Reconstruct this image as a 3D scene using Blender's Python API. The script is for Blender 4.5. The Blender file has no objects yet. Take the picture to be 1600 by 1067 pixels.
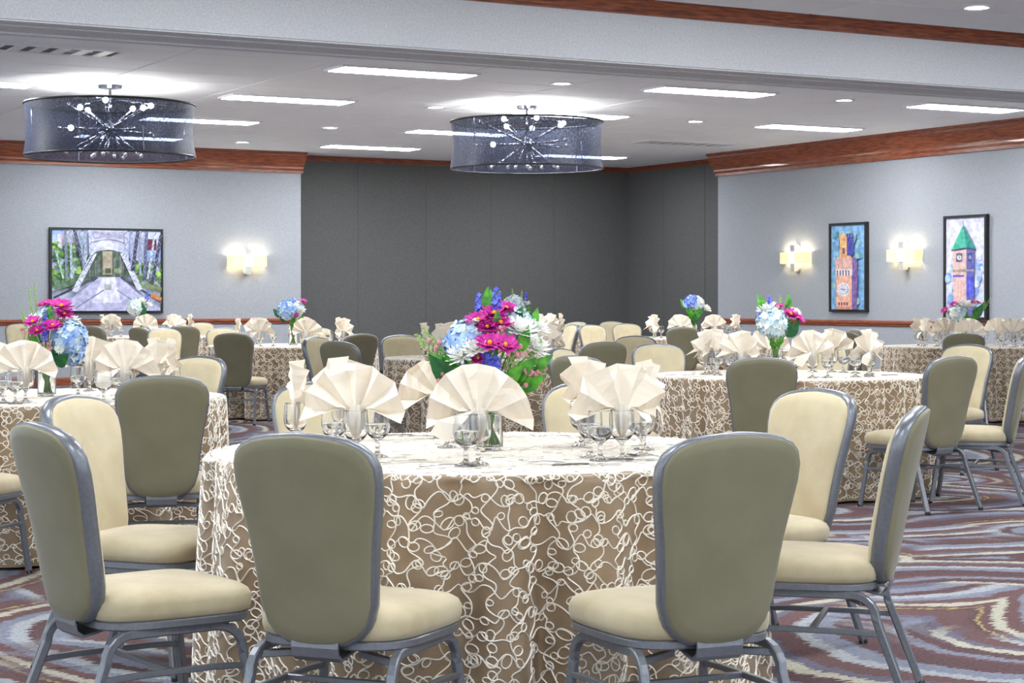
import bpy, bmesh, math, random
from math import sin, cos, pi, radians as R
from mathutils import Matrix, Vector
import numpy as np

S = bpy.context.scene
COL = S.collection
random.seed(7)

# ------------------------------------------------------------------ camera, world, exposure
YAW = R(29.0)
CY, SY = cos(YAW), sin(YAW)
EYE = 1.27
F_PX = 3000.0
HORIZON = 467.0
cam_d = bpy.data.cameras.new('camera')
cam = bpy.data.objects.new('camera', cam_d)
COL.objects.link(cam)
cam.location = (0, 0, EYE)
cam.rotation_euler = (pi/2, 0, -YAW)
cam_d.sensor_width = 36
cam_d.lens = F_PX/1600*36
cam_d.shift_y = -(533.5-HORIZON)/1600
cam_d.clip_end = 200
S.camera = cam

W = bpy.data.worlds.new('world'); S.world = W
W.use_nodes = True
W.node_tree.nodes['Background'].inputs[0].default_value = (0.80, 0.90, 1.0, 1)
W.node_tree.nodes['Background'].inputs[1].default_value = 1.5
S.view_settings.view_transform = 'Standard'
S.view_settings.look = 'None'
S.view_settings.gamma = 1
S.view_settings.use_curve_mapping = False
S.view_settings.exposure = 0.40

FIX_E = 38.0       # linear ceiling fixtures
DOWN_E = 40.0      # downlights
SCONCE_W = 11.0    # lamps inside each wall sconce
CHAND_E = 240.0     # chandelier bulbs

# ------------------------------------------------------------------ helpers
def P(px, depth):
    """point on the floor plan seen in column px at the given depth"""
    X = (px-800)/F_PX*depth
    return (X*CY+depth*SY, -X*SY+depth*CY)

def px_of(x, y):
    X = x*CY-y*SY; D = x*SY+y*CY
    return 800+F_PX*X/D, D

def srgb(r, g, b):
    f = lambda c: (c/255/12.92) if c/255 <= 0.04045 else ((c/255+0.055)/1.055)**2.4
    return (f(r), f(g), f(b), 1)

class MB:
    def __init__(s): s.v = []; s.f = []; s.m = []
    def add(s, verts, faces, mi=0, M=None):
        o = len(s.v)
        for p in verts:
            s.v.append(tuple(M @ Vector(p)) if M is not None else tuple(p))
        for f in faces:
            s.f.append([i+o for i in f]); s.m.append(mi)
    def box(s, a, b, mi=0, M=None):
        x0, y0, z0 = a; x1, y1, z1 = b
        v = [(x0,y0,z0),(x1,y0,z0),(x1,y1,z0),(x0,y1,z0),(x0,y0,z1),(x1,y0,z1),(x1,y1,z1),(x0,y1,z1)]
        s.add(v, [(0,3,2,1),(4,5,6,7),(0,1,5,4),(1,2,6,5),(2,3,7,6),(3,0,4,7)], mi, M)
    def rings(s, rings, mi=0, M=None, cap0=True, cap1=True):
        """closed loops of equal length joined one to the next"""
        n = len(rings[0]); v = [p for r in rings for p in r]; f = []
        for k in range(len(rings)-1):
            for i in range(n):
                j = (i+1) % n
                f.append((k*n+i, k*n+j, (k+1)*n+j, (k+1)*n+i))
        if cap0: f.append(tuple(reversed(range(n))))
        if cap1: f.append(tuple(range((len(rings)-1)*n, len(rings)*n)))
        s.add(v, f, mi, M)
    def lathe(s, prof, n=20, mi=0, M=None, cap0=False, cap1=False):
        s.rings([[(r*cos(2*pi*i/n), r*sin(2*pi*i/n), z) for i in range(n)] for r, z in prof], mi, M, cap0, cap1)
    def tube(s, pts, w, h=None, n=8, mi=0, M=None, up=(0, 0, 1), rect=False):
        """sweep an ellipse (or rounded bar) along pts"""
        if h is None: h = w
        pts = [Vector(p) for p in pts]; rs = []
        for i, p in enumerate(pts):
            t = (pts[min(i+1, len(pts)-1)]-pts[max(i-1, 0)]).normalized()
            u = Vector(up)
            sd = t.cross(u)
            if sd.length < 1e-4: sd = t.cross(Vector((1, 0, 0)))
            sd.normalize(); nn = sd.cross(t)
            if rect:
                k = 0.72
                q = [(1,k),(k,1),(-k,1),(-1,k),(-1,-k),(-k,-1),(k,-1),(1,-k)]
                rs.append([tuple(p+sd*(a*w)+nn*(b*h)) for a, b in q])
            else:
                rs.append([tuple(p+sd*(w*cos(2*pi*j/n))+nn*(h*sin(2*pi*j/n))) for j in range(n)])
        s.rings(rs, mi, M)
    def sphere(s, c, r, mi=0, nu=10, nv=6, sc=(1, 1, 1)):
        prof = []
        rs = []
        for k in range(nv+1):
            a = -pi/2+pi*k/nv
            rr = max(cos(a), 0.02)*r
            rs.append([(c[0]+rr*cos(2*pi*i/nu)*sc[0], c[1]+rr*sin(2*pi*i/nu)*sc[1], c[2]+r*sin(a)*sc[2]) for i in range(nu)])
        s.rings(rs, mi)
    def build(s, name, mats, parent=None, smooth=False, loc=None):
        me = bpy.data.meshes.new(name)
        me.from_pydata(s.v, [], s.f)
        if not isinstance(mats, (list, tuple)): mats = [mats]
        for m in mats: me.materials.append(m)
        if len(mats) > 1: me.polygons.foreach_set('material_index', s.m)
        if smooth: me.polygons.foreach_set('use_smooth', [True]*len(me.polygons))
        me.update()
        o = bpy.data.objects.new(name, me); COL.objects.link(o)
        if parent: o.parent = parent
        if loc: o.location = loc
        return o

def tag(o, label=None, cat=None, group=None, kind=None):
    if label: o['label'] = label
    if cat: o['category'] = cat
    if group: o['group'] = group
    if kind: o['kind'] = kind
    return o

def empty(name, loc=(0, 0, 0), rz=0):
    o = bpy.data.objects.new(name, None); COL.objects.link(o)
    o.location = loc; o.rotation_euler = (0, 0, rz); o.empty_display_size = 0.1
    return o

def copy_tree(o, parent=None):
    c = o.copy(); COL.objects.link(c)
    if parent: c.parent = parent
    for ch in list(o.children): copy_tree(ch, c)
    return c

ORD = ['first', 'second', 'third', 'fourth', 'fifth', 'sixth', 'seventh', 'eighth', 'ninth', 'tenth',
       'eleventh', 'twelfth', 'thirteenth', 'fourteenth', 'fifteenth', 'sixteenth', 'seventeenth', 'eighteenth']

# ------------------------------------------------------------------ materials
def mat(name, col, rough=0.6, metal=0.0, spec=0.5, sheen=0.0, sheen_rough=0.4, emit=None, estr=0, trans=0.0, ior=1.45, coat=0.0):
    m = bpy.data.materials.new(name); m.use_nodes = True
    b = m.node_tree.nodes['Principled BSDF']
    b.inputs['Base Color'].default_value = col
    b.inputs['Roughness'].default_value = rough
    b.inputs['Metallic'].default_value = metal
    b.inputs['Specular IOR Level'].default_value = spec
    b.inputs['Sheen Weight'].default_value = sheen
    b.inputs['Sheen Roughness'].default_value = sheen_rough
    b.inputs['Transmission Weight'].default_value = trans
    b.inputs['IOR'].default_value = ior
    b.inputs['Coat Weight'].default_value = coat
    if emit:
        b.inputs['Emission Color'].default_value = emit
        b.inputs['Emission Strength'].default_value = estr
    return m

def N(m, t): return m.node_tree.nodes.new(t)
def L(m, a, b): m.node_tree.links.new(a, b)
def bsdf(m): return m.node_tree.nodes['Principled BSDF']

def noisy(m, c1, c2, scale=20, detail=4, stretch=(1, 1, 1), bump=0.0, bscale=None, lo=0.35, hi=0.65):
    """two-tone grain plus optional relief, in object space"""
    tc = N(m, 'ShaderNodeTexCoord'); mp = N(m, 'ShaderNodeMapping')
    mp.inputs['Scale'].default_value = stretch
    L(m, tc.outputs['Object'], mp.inputs['Vector'])
    n = N(m, 'ShaderNodeTexNoise'); n.inputs['Scale'].default_value = scale; n.inputs['Detail'].default_value = detail
    L(m, mp.outputs[0], n.inputs['Vector'])
    r = N(m, 'ShaderNodeValToRGB')
    r.color_ramp.elements[0].position = lo; r.color_ramp.elements[0].color = c1
    r.color_ramp.elements[1].position = hi; r.color_ramp.elements[1].color = c2
    L(m, n.outputs['Fac'], r.inputs[0]); L(m, r.outputs[0], bsdf(m).inputs['Base Color'])
    if bump:
        n2 = N(m, 'ShaderNodeTexNoise'); n2.inputs['Scale'].default_value = bscale or scale*4; n2.inputs['Detail'].default_value = 3
        L(m, mp.outputs[0], n2.inputs['Vector'])
        bp = N(m, 'ShaderNodeBump'); bp.inputs['Strength'].default_value = bump; bp.inputs['Distance'].default_value = 0.01
        L(m, n2.outputs['Fac'], bp.inputs['Height']); L(m, bp.outputs[0], bsdf(m).inputs['Normal'])
    return m

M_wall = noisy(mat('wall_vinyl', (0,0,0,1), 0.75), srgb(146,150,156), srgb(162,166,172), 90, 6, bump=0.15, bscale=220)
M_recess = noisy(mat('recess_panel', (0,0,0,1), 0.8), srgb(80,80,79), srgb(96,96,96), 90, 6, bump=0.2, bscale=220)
M_ceil = noisy(mat('ceiling_tile', (0,0,0,1), 0.8), srgb(240,244,249), srgb(250,252,255), 60, 6, bump=0.15, bscale=160)
M_grid = mat('ceiling_grid', srgb(215,216,220), 0.6)
M_beam = noisy(mat('beam_paint', (0,0,0,1), 0.8), srgb(204,205,209), srgb(220,221,225), 70, 6, bump=0.1)
M_wood = noisy(mat('mahogany', (0,0,0,1), 0.35, coat=0.25), srgb(104,50,32), srgb(160,90,60), 6, 6, (1, 1, 14), bump=0.05)
M_dark = mat('black_metal', srgb(30,30,32), 0.45)
M_frame = noisy(mat('chair_frame_metal', (0,0,0,1), 0.34, metal=0.55, spec=0.6), srgb(116,119,125), srgb(124,127,133), 90, 3, bump=0.05, bscale=400)
M_cream = noisy(mat('cream_velvet', (0,0,0,1), 0.85, sheen=0.35), srgb(186,173,140), srgb(201,189,158), 8, 5, (1, 1, 1), bump=0.12, bscale=300)
M_seat = noisy(mat('seat_velvet', (0,0,0,1), 0.85, sheen=0.3), srgb(166,153,122), srgb(184,171,142), 7, 5, bump=0.12, bscale=300)
M_olive = noisy(mat('olive_vinyl', (0,0,0,1), 0.62, sheen=0.25), srgb(110,105,81), srgb(120,115,91), 5, 4, bump=0.08, bscale=420)
M_cloth = noisy(mat('taupe_satin', (0,0,0,1), 0.42, sheen=0.2), srgb(128,107,82), srgb(148,126,100), 9, 4, bump=0.08, bscale=200)
M_cord = mat('ivory_cord', srgb(238,231,219), 0.75, sheen=0.2)
M_nickel = mat('satin_nickel', srgb(196,196,196), 0.45, metal=0.4)
M_chrome = mat('chrome', srgb(215,217,222), 0.12, metal=1.0)
M_steel = mat('cutlery_steel', srgb(190,190,194), 0.2, metal=1.0)
M_lens = mat('lamp_lens', (1,1,1,1), 0.5, emit=(0.94, 0.97, 1.0, 1), estr=FIX_E)
M_down = mat('downlight_lens', (1,1,1,1), 0.5, emit=(1, 0.98, 0.95, 1), estr=DOWN_E)
M_white = mat('white_trim', srgb(232,232,234), 0.5)
M_bulb = mat('bulb', (1,1,1,1), 0.4, emit=(1, 0.97, 0.94, 1), estr=CHAND_E)
M_shade = mat('sconce_shade', srgb(246,226,160), 0.6, emit=(1.0, 0.84, 0.40, 1), estr=0.5)
M_shadeB = mat('sconce_shade_bright', srgb(255,246,220), 0.6, emit=(1.0, 0.95, 0.74, 1), estr=1.0)
M_glass = mat('clear_glass', (1,1,1,1), 0.0, trans=1.0, ior=1.45)
M_water = mat('water', (0.97, 0.99, 1, 1), 0.0, trans=1.0, ior=1.33)
M_petal_blue = noisy(mat('petal_blue', (0,0,0,1), 0.7), srgb(120,158,222), srgb(182,206,242), 40, 2)
M_petal_pale = noisy(mat('petal_pale_blue', (0,0,0,1), 0.7), srgb(176,205,226), srgb(214,230,226), 40, 2)
M_petal_white = mat('petal_white', srgb(246,246,240), 0.7)
M_petal_mag = noisy(mat('petal_magenta', (0,0,0,1), 0.6), srgb(176,22,132), srgb(214,50,164), 50, 2)
M_petal_vio = noisy(mat('petal_violet', (0,0,0,1), 0.6), srgb(78,90,206), srgb(120,130,232), 50, 2)
M_petal_pink = mat('petal_pink', srgb(206,140,150), 0.7)
M_yellow = mat('flower_eye', srgb(226,170,30), 0.8)
M_leaf = noisy(mat('leaf_green', (0,0,0,1), 0.5), srgb(44,120,34), srgb(96,176,52), 30, 2)
M_leafd = noisy(mat('leaf_dark', (0,0,0,1), 0.45), srgb(22,88,52), srgb(48,122,70), 30, 2)
M_leafp = mat('leaf_pale', srgb(150,180,110), 0.6)
M_stem = mat('stem_green', srgb(92,150,52), 0.5)

def make_napkin_mat():
    m = bpy.data.materials.new('napkin_cotton'); m.use_nodes = True
    nt = m.node_tree; b = bsdf(m)
    b.inputs['Base Color'].default_value = srgb(246, 239, 226); b.inputs['Roughness'].default_value = 0.85
    b.inputs['Sheen Weight'].default_value = 0.15
    t = nt.nodes.new('ShaderNodeBsdfTranslucent'); t.inputs[0].default_value = srgb(250, 234, 206)
    mx = nt.nodes.new('ShaderNodeMixShader'); mx.inputs[0].default_value = 0.22
    out = nt.nodes['Material Output']
    L(m, b.outputs[0], mx.inputs[1]); L(m, t.outputs[0], mx.inputs[2]); L(m, mx.outputs[0], out.inputs[0])
    tc = N(m, 'ShaderNodeTexCoord'); n = N(m, 'ShaderNodeTexNoise'); n.inputs['Scale'].default_value = 25
    bp = N(m, 'ShaderNodeBump'); bp.inputs['Strength'].default_value = 0.12
    L(m, tc.outputs['Object'], n.inputs['Vector']); L(m, n.outputs['Fac'], bp.inputs['Height'])
    L(m, bp.outputs[0], b.inputs['Normal']); L(m, bp.outputs[0], t.inputs['Normal'])
    return m
M_napkin = make_napkin_mat()

def make_organza():
    m = bpy.data.materials.new('dark_organza'); m.use_nodes = True
    nt = m.node_tree; out = nt.nodes['Material Output']
    b = bsdf(m); b.inputs['Base Color'].default_value = srgb(38, 43, 62); b.inputs['Roughness'].default_value = 0.5
    tr = nt.nodes.new('ShaderNodeBsdfTransparent'); tr.inputs[0].default_value = (0.72, 0.8, 1, 1)
    tc = N(m, 'ShaderNodeTexCoord'); n = N(m, 'ShaderNodeTexNoise'); n.inputs['Scale'].default_value = 60; n.inputs['Detail'].default_value = 6
    L(m, tc.outputs['Object'], n.inputs['Vector'])
    mr = N(m, 'ShaderNodeMapRange'); mr.inputs[1].default_value = 0.3; mr.inputs[2].default_value = 0.7
    mr.inputs[3].default_value = 0.60; mr.inputs[4].default_value = 1.0
    L(m, n.outputs['Fac'], mr.inputs[0])
    mx = nt.nodes.new('ShaderNodeMixShader')
    L(m, mr.outputs[0], mx.inputs[0]); L(m, tr.outputs[0], mx.inputs[1]); L(m, b.outputs[0], mx.inputs[2]); L(m, mx.outputs[0], out.inputs[0])
    return m
M_organza = make_organza()

def make_carpet():
    m = mat('swirl_carpet', (0,0,0,1), 0.95, spec=0.1)
    tc = N(m, 'ShaderNodeTexCoord')
    def math(op, a, b=None, v=None):
        k = N(m, 'ShaderNodeMath'); k.operation = op
        L(m, a, k.inputs[0])
        if b is not None: L(m, b, k.inputs[1])
        if v is not None: k.inputs[1].default_value = v
        return k.outputs[0]
    warp = N(m, 'ShaderNodeTexNoise'); warp.inputs['Scale'].default_value = 0.55; warp.inputs['Detail'].default_value = 1
    L(m, tc.outputs['Object'], warp.inputs['Vector'])
    sub = N(m, 'ShaderNodeVectorMath'); sub.operation = 'MULTIPLY_ADD'
    L(m, warp.outputs['Color'], sub.inputs[0]); sub.inputs[1].default_value = (.7, .7, 0); L(m, tc.outputs['Object'], sub.inputs[2])
    fine = N(m, 'ShaderNodeTexNoise'); fine.inputs['Scale'].default_value = 5; fine.inputs['Detail'].default_value = 3
    L(m, tc.outputs['Object'], fine.inputs['Vector'])
    fm = N(m, 'ShaderNodeMapping'); fm.inputs['Rotation'].default_value = (0, 0, .5); fm.inputs['Scale'].default_value = (6, 60, 1)
    L(m, tc.outputs['Object'], fm.inputs['Vector'])
    fuzz = N(m, 'ShaderNodeTexNoise'); fuzz.inputs['Scale'].default_value = 1.0; fuzz.inputs['Detail'].default_value = 3
    L(m, fm.outputs[0], fuzz.inputs['Vector'])
    def rings(scale, freq, off, stops):
        mp = N(m, 'ShaderNodeMapping'); mp.inputs['Location'].default_value = off
        L(m, sub.outputs[0], mp.inputs['Vector'])
        v = N(m, 'ShaderNodeTexVoronoi'); v.voronoi_dimensions = '2D'; v.inputs['Scale'].default_value = scale
        v.inputs['Randomness'].default_value = 0.8
        L(m, mp.outputs[0], v.inputs['Vector'])
        d = math('MULTIPLY', v.outputs['Distance'], v=freq)
        d = math('ADD', d, math('MULTIPLY', fine.outputs['Fac'], v=0.10))
        d = math('ADD', d, math('MULTIPLY', fuzz.outputs['Fac'], v=0.16))
        fr = math('FRACT', d)
        r = N(m, 'ShaderNodeValToRGB'); r.color_ramp.interpolation = 'CONSTANT'
        e = r.color_ramp.elements
        e[0].position = 0; e[0].color = stops[0][1]
        e[1].position = stops[1][0]; e[1].color = stops[1][1]
        for p, c in stops[2:]:
            q = e.new(p); q.color = c
        L(m, fr, r.inputs[0])
        return r.outputs[0], fr
    br, br2 = srgb(104,80,80), srgb(92,72,74)
    gb, lg, cr, ye, sl = srgb(124,128,142), srgb(158,162,166), srgb(176,172,156), srgb(164,148,102), srgb(104,102,118)
    a, fa = rings(0.42, 3.4, (0, 0, 0), [(0, br), (.18, sl), (.28, gb), (.40, br2), (.50, lg), (.60, gb), (.68, br), (.78, cr), (.86, br), (.93, ye), (.955, br2)])
    b, fb = rings(0.30, 4.2, (3.7, 1.9, 0), [(0, br2), (.24, gb), (.36, lg), (.44, br), (.58, sl), (.66, cr), (.74, br2), (.86, gb), (.95, br)])
    mk = N(m, 'ShaderNodeTexNoise'); mk.inputs['Scale'].default_value = 0.8; mk.inputs['Detail'].default_value = 1.5
    L(m, tc.outputs['Object'], mk.inputs['Vector'])
    st = N(m, 'ShaderNodeMapRange'); st.inputs[1].default_value = .47; st.inputs[2].default_value = .53
    L(m, mk.outputs['Fac'], st.inputs[0])
    mx = N(m, 'ShaderNodeMix'); mx.data_type = 'RGBA'
    L(m, st.outputs[0], mx.inputs['Factor']); L(m, a, mx.inputs[6]); L(m, b, mx.inputs[7])
    pile = N(m, 'ShaderNodeTexNoise'); pile.inputs['Scale'].default_value = 70; pile.inputs['Detail'].default_value = 4
    L(m, tc.outputs['Object'], pile.inputs['Vector'])
    pr = N(m, 'ShaderNodeMapRange'); pr.inputs[1].default_value = .3; pr.inputs[2].default_value = .7; pr.inputs[3].default_value = .62; pr.inputs[4].default_value = 1.06
    L(m, pile.outputs['Fac'], pr.inputs[0])
    mul = N(m, 'ShaderNodeVectorMath'); mul.operation = 'SCALE'
    L(m, mx.outputs[2], mul.inputs[0]); L(m, pr.outputs[0], mul.inputs['Scale'])
    L(m, mul.outputs[0], bsdf(m).inputs['Base Color'])
    bp = N(m, 'ShaderNodeBump'); bp.inputs['Strength'].default_value = .3; bp.inputs['Distance'].default_value = .01
    L(m, pile.outputs['Fac'], bp.inputs['Height']); L(m, bp.outputs[0], bsdf(m).inputs['Normal'])
    return m
M_carpet = make_carpet()

# ------------------------------------------------------------------ room shell (room axes = world axes)
CEIL = 3.56
WY, WX = 27.84, 17.53         # papered walls
RY, RX = 28.36, 18.04         # recessed corner
XJ = 11.66                    # left wall ends, recess begins
YJ = 24.92                    # right wall begins (towards the viewer)
BY0, BY1, BZ = 12.43, 13.13, 3.08

def struct(name, mb, m, smooth=False):
    o = mb.build(name, m, None, smooth); o['kind'] = 'structure'; return o

b = MB(); b.box((-4, -1.5, -0.1), (18.6, 28.9, 0)); struct('floor', b, M_carpet)
b = MB(); b.box((-4, BY1-.3, CEIL), (18.6, 28.9, CEIL+.15)); b.box((-4, -3, CEIL), (18.6, BY0+.3, CEIL+.15))
ceiling = struct('ceiling', b, M_grid)
b = MB(); b.box((-4, WY, 0), (XJ, WY+1.0, CEIL)); struct('wall_left', b, M_wall)
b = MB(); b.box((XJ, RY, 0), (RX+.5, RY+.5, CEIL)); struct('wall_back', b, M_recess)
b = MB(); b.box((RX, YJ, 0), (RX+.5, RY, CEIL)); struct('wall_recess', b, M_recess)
b = MB(); b.box((WX, -3, 0), (WX+1.0, YJ, CEIL)); struct('wall_right', b, M_wall)

# dropped soffit that carries the folding-wall track
b = MB(); b.box((-4, BY0, BZ), (WX, BY1, CEIL)); soffit = struct('trim_soffit', b, M_beam)
for y0, y1, d in ((BY0+.004, BY0+.10, .012), (BY0+.26, BY0+.31, .008), (BY1-.09, BY1-.004, .012)):
    b = MB(); b.box((-4, y0, BZ-d), (WX-.01, y1, BZ+.005)); b.build('track_rail', M_beam, soffit)
b = MB(); b.box((-4, BY0-.012, BZ+.0), (WX-.01, BY0+.002, BZ+.03)); b.build('edge_strip', M_beam, soffit)

# crown mouldings: stepped profile swept along the wall
def crown_profile(h, d):
    return [(0, 0), (.18*d, 0), (.18*d, .12*h), (.3*d, .2*h), (.3*d, .28*h), (.42*d, .34*h), (.72*d, .62*h), (.84*d, .78*h), (.84*d, .86*h), (d, .9*h), (d, h), (0, h)]
def moulding(name, p0, p1, out, z0, prof, m):
    b = MB(); rs = []
    for p in (p0, p1):
        rs.append([(p[0]+out[0]*q, p[1]+out[1]*q, z0+z) for q, z in prof])
    b.rings(rs); bm = bmesh.new()
    o = b.build(name, m)
    bm.from_mesh(o.data); bmesh.ops.recalc_face_normals(bm, faces=bm.faces); bm.to_mesh(o.data); bm.free()
    o['kind'] = 'structure'; return o
moulding('trim_1', (-4, WY, 0), (XJ+.02, WY, 0), (0, -1), CEIL-.33, crown_profile(.33, .22), M_wood)
moulding('trim_2', (WX, -3, 0), (WX, YJ+.02, 0), (-1, 0), CEIL-.36, crown_profile(.36, .22), M_wood)
moulding('trim_3', (XJ, RY, 0), (RX, RY, 0), (0, -1), CEIL-.09, crown_profile(.09, .07), M_wood)
moulding('trim_4', (RX, YJ, 0), (RX, RY, 0), (-1, 0), CEIL-.09, crown_profile(.09, .07), M_wood)
moulding('trim_5', (-4, BY0, 0), (WX, BY0, 0), (0, -1), CEIL-.11, crown_profile(.11, .1), M_wood)
rail = [(0, 0), (.012, 0), (.02, .015), (.02, .03), (.035, .045), (.035, .07), (.012, .085), (0, .085)]
moulding('trim_6', (-4, WY, 0), (XJ, WY, 0), (0, -1), .885, rail, M_wood)
moulding('trim_7', (WX, -3, 0), (WX, YJ, 0), (-1, 0), .885, rail, M_wood)
base = [(0, 0), (.018, 0), (.018, .1), (.01, .12), (0, .12)]
moulding('baseboard_left', (-4, WY, 0), (XJ, WY, 0), (0, -1), 0, base, M_wood)
moulding('baseboard_right', (WX, -3, 0), (WX, YJ, 0), (-1, 0), 0, base, M_wood)
moulding('baseboard_back', (XJ, RY, 0), (RX, RY, 0), (0, -1), 0, base, M_dark)
moulding('baseboard_recess', (RX, YJ, 0), (RX, RY, 0), (-1, 0), 0, base, M_dark)
# vertical seams of the recess panels
for x in np.arange(XJ+1.22, RX, 1.22):
    b = MB(); b.box((x-.006, RY-.006, .12), (x+.006, RY, CEIL-.09)); b.build('panel_seam', M_recess, bpy.data.objects['wall_back'])
for y in np.arange(YJ+1.1, RY, 1.22):
    b = MB(); b.box((RX-.006, y-.006, .12), (RX, y+.006, CEIL-.09)); b.build('panel_seam', M_recess, bpy.data.objects['wall_recess'])

# ceiling tiles, one mesh shared
TW, TD = 1.5, .75
b = MB(); g = .008
b.rings([[(g, g, .012), (TW-g, g, .012), (TW-g, TD-g, .012), (g, TD-g, .012)],
         [(g, g, .004), (TW-g, g, .004), (TW-g, TD-g, .004), (g, TD-g, .004)],
         [(g+.01, g+.01, 0), (TW-g-.01, g+.01, 0), (TW-g-.01, TD-g-.01, 0), (g+.01, TD-g-.01, 0)]])
for f in b.f: f.reverse()
tile = None
def put_tile(x, y):
    global tile
    if tile is None:
        tile = b.build('ceiling_tile', M_ceil, ceiling); t = tile
    else:
        t = tile.copy(); COL.objects.link(t)
    t.location = (x, y, CEIL-.01)
for i in range(11):
    for j in range(20):
        put_tile(2.1+i*TW-.62, BY1+.12+j*TD)
for i in range(7):
    for j in range(5):
        put_tile(6.55+i*TW, BY0-.12-(j+1)*TD)

# ------------------------------------------------------------------ ceiling lamps
lin = None
def linear_light(x, y, lit=True, label=None):
    global lin
    t = empty('ceiling_light', (x, y, CEIL-.03))
    b = MB(); hw, hd = .76, .24
    for a, c in (((-hw, -hd), (hw, -hd+.035)), ((-hw, hd-.035), (hw, hd)), ((-hw, -hd+.035), (-hw+.035, hd-.035)), ((hw-.035, -hd+.035), (hw, hd-.035))):
        b.box((a[0], a[1], 0), (c[0], c[1], .028))
    b.build('frame', M_white, t)
    b = MB(); b.box((-hw+.035, -hd+.035, -.004 if lit else .012), (hw-.035, hd-.035, .022))
    b.build('lens', M_lens if lit else M_dark, t)
    if not lit:
        for k in range(-3, 4):
            b = MB(); b.box((k*.2-.05, -hd+.036, .001), (k*.2+.05, hd-.036, .011)); b.build('louvre_blade', M_white, t)
    return t
GX = [4.7, 8.37, 12.1, 15.78]; GY = [17.35, 20.35, 23.3, 26.2]
rown = ['nearest row', 'second row', 'third row', 'farthest row']
for j, y in enumerate(GY):
    for i, x in enumerate(GX):
        lit = not ((i == 0 and j == 0) or (i == 3 and j == 2))
        if i == 0 and j > 1: continue
        t = linear_light(x, y, lit)
        nm = ORD[i] if j < 2 else ORD[i-1]
        if lit: tag(t, f'bright rectangular ceiling lamp in the {rown[j]} past the soffit, {nm} from the left', 'lamp', 'linear ceiling lamps')
        elif j == 0: tag(t, 'unlit ceiling lamp with dark louvre cells above the left drum chandelier', 'lamp', 'linear ceiling lamps')
        else: tag(t, 'unlit dark ceiling lamp near the right wall crown moulding', 'lamp', 'linear ceiling lamps')
# unseen lamps added over the near bay to light the front tables and soffit
for j, y in enumerate((2.0, 6.0, 9.9)):
    for i, x in enumerate((1.0, 4.7, 8.37, 12.1)):
        t = linear_light(x, y)
        tag(t, f'added unseen lamp over the near half of the room, {ORD[j]} row, {ORD[i]} from the left', 'lamp', 'added lamps over the near half')

def downlight(x, y, label):
    t = empty('downlight', (x, y, CEIL-.022))
    b = MB(); b.lathe([(.085, .012), (.085, .004), (.11, 0), (.125, .006), (.125, .012)], 24); b.build('trim_ring', M_white, t, True)
    b = MB(); b.lathe([(.001, .006), (.086, .008)], 24); b.build('lens', M_down, t)
    tag(t, label, 'lamp', 'recessed downlights')
for x, y, l in ((10.3, 17.5, 'round downlight in the ceiling above the right drum chandelier'),
                (14.0, 17.4, 'round downlight in the near row toward the right wall'),
                (10.27, 20.4, 'round downlight left of the right drum chandelier'),
                (14.0, 20.4, 'round downlight right of the right drum chandelier'),
                (10.26, 23.5, 'round downlight above the crown moulding end, centre left'),
                (10.1, 26.3, 'faint round downlight beside the left drum chandelier'),
                (10.45, 11.36, 'round downlight in the top right corner, before the soffit')):
    downlight(x, y, l)

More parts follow.
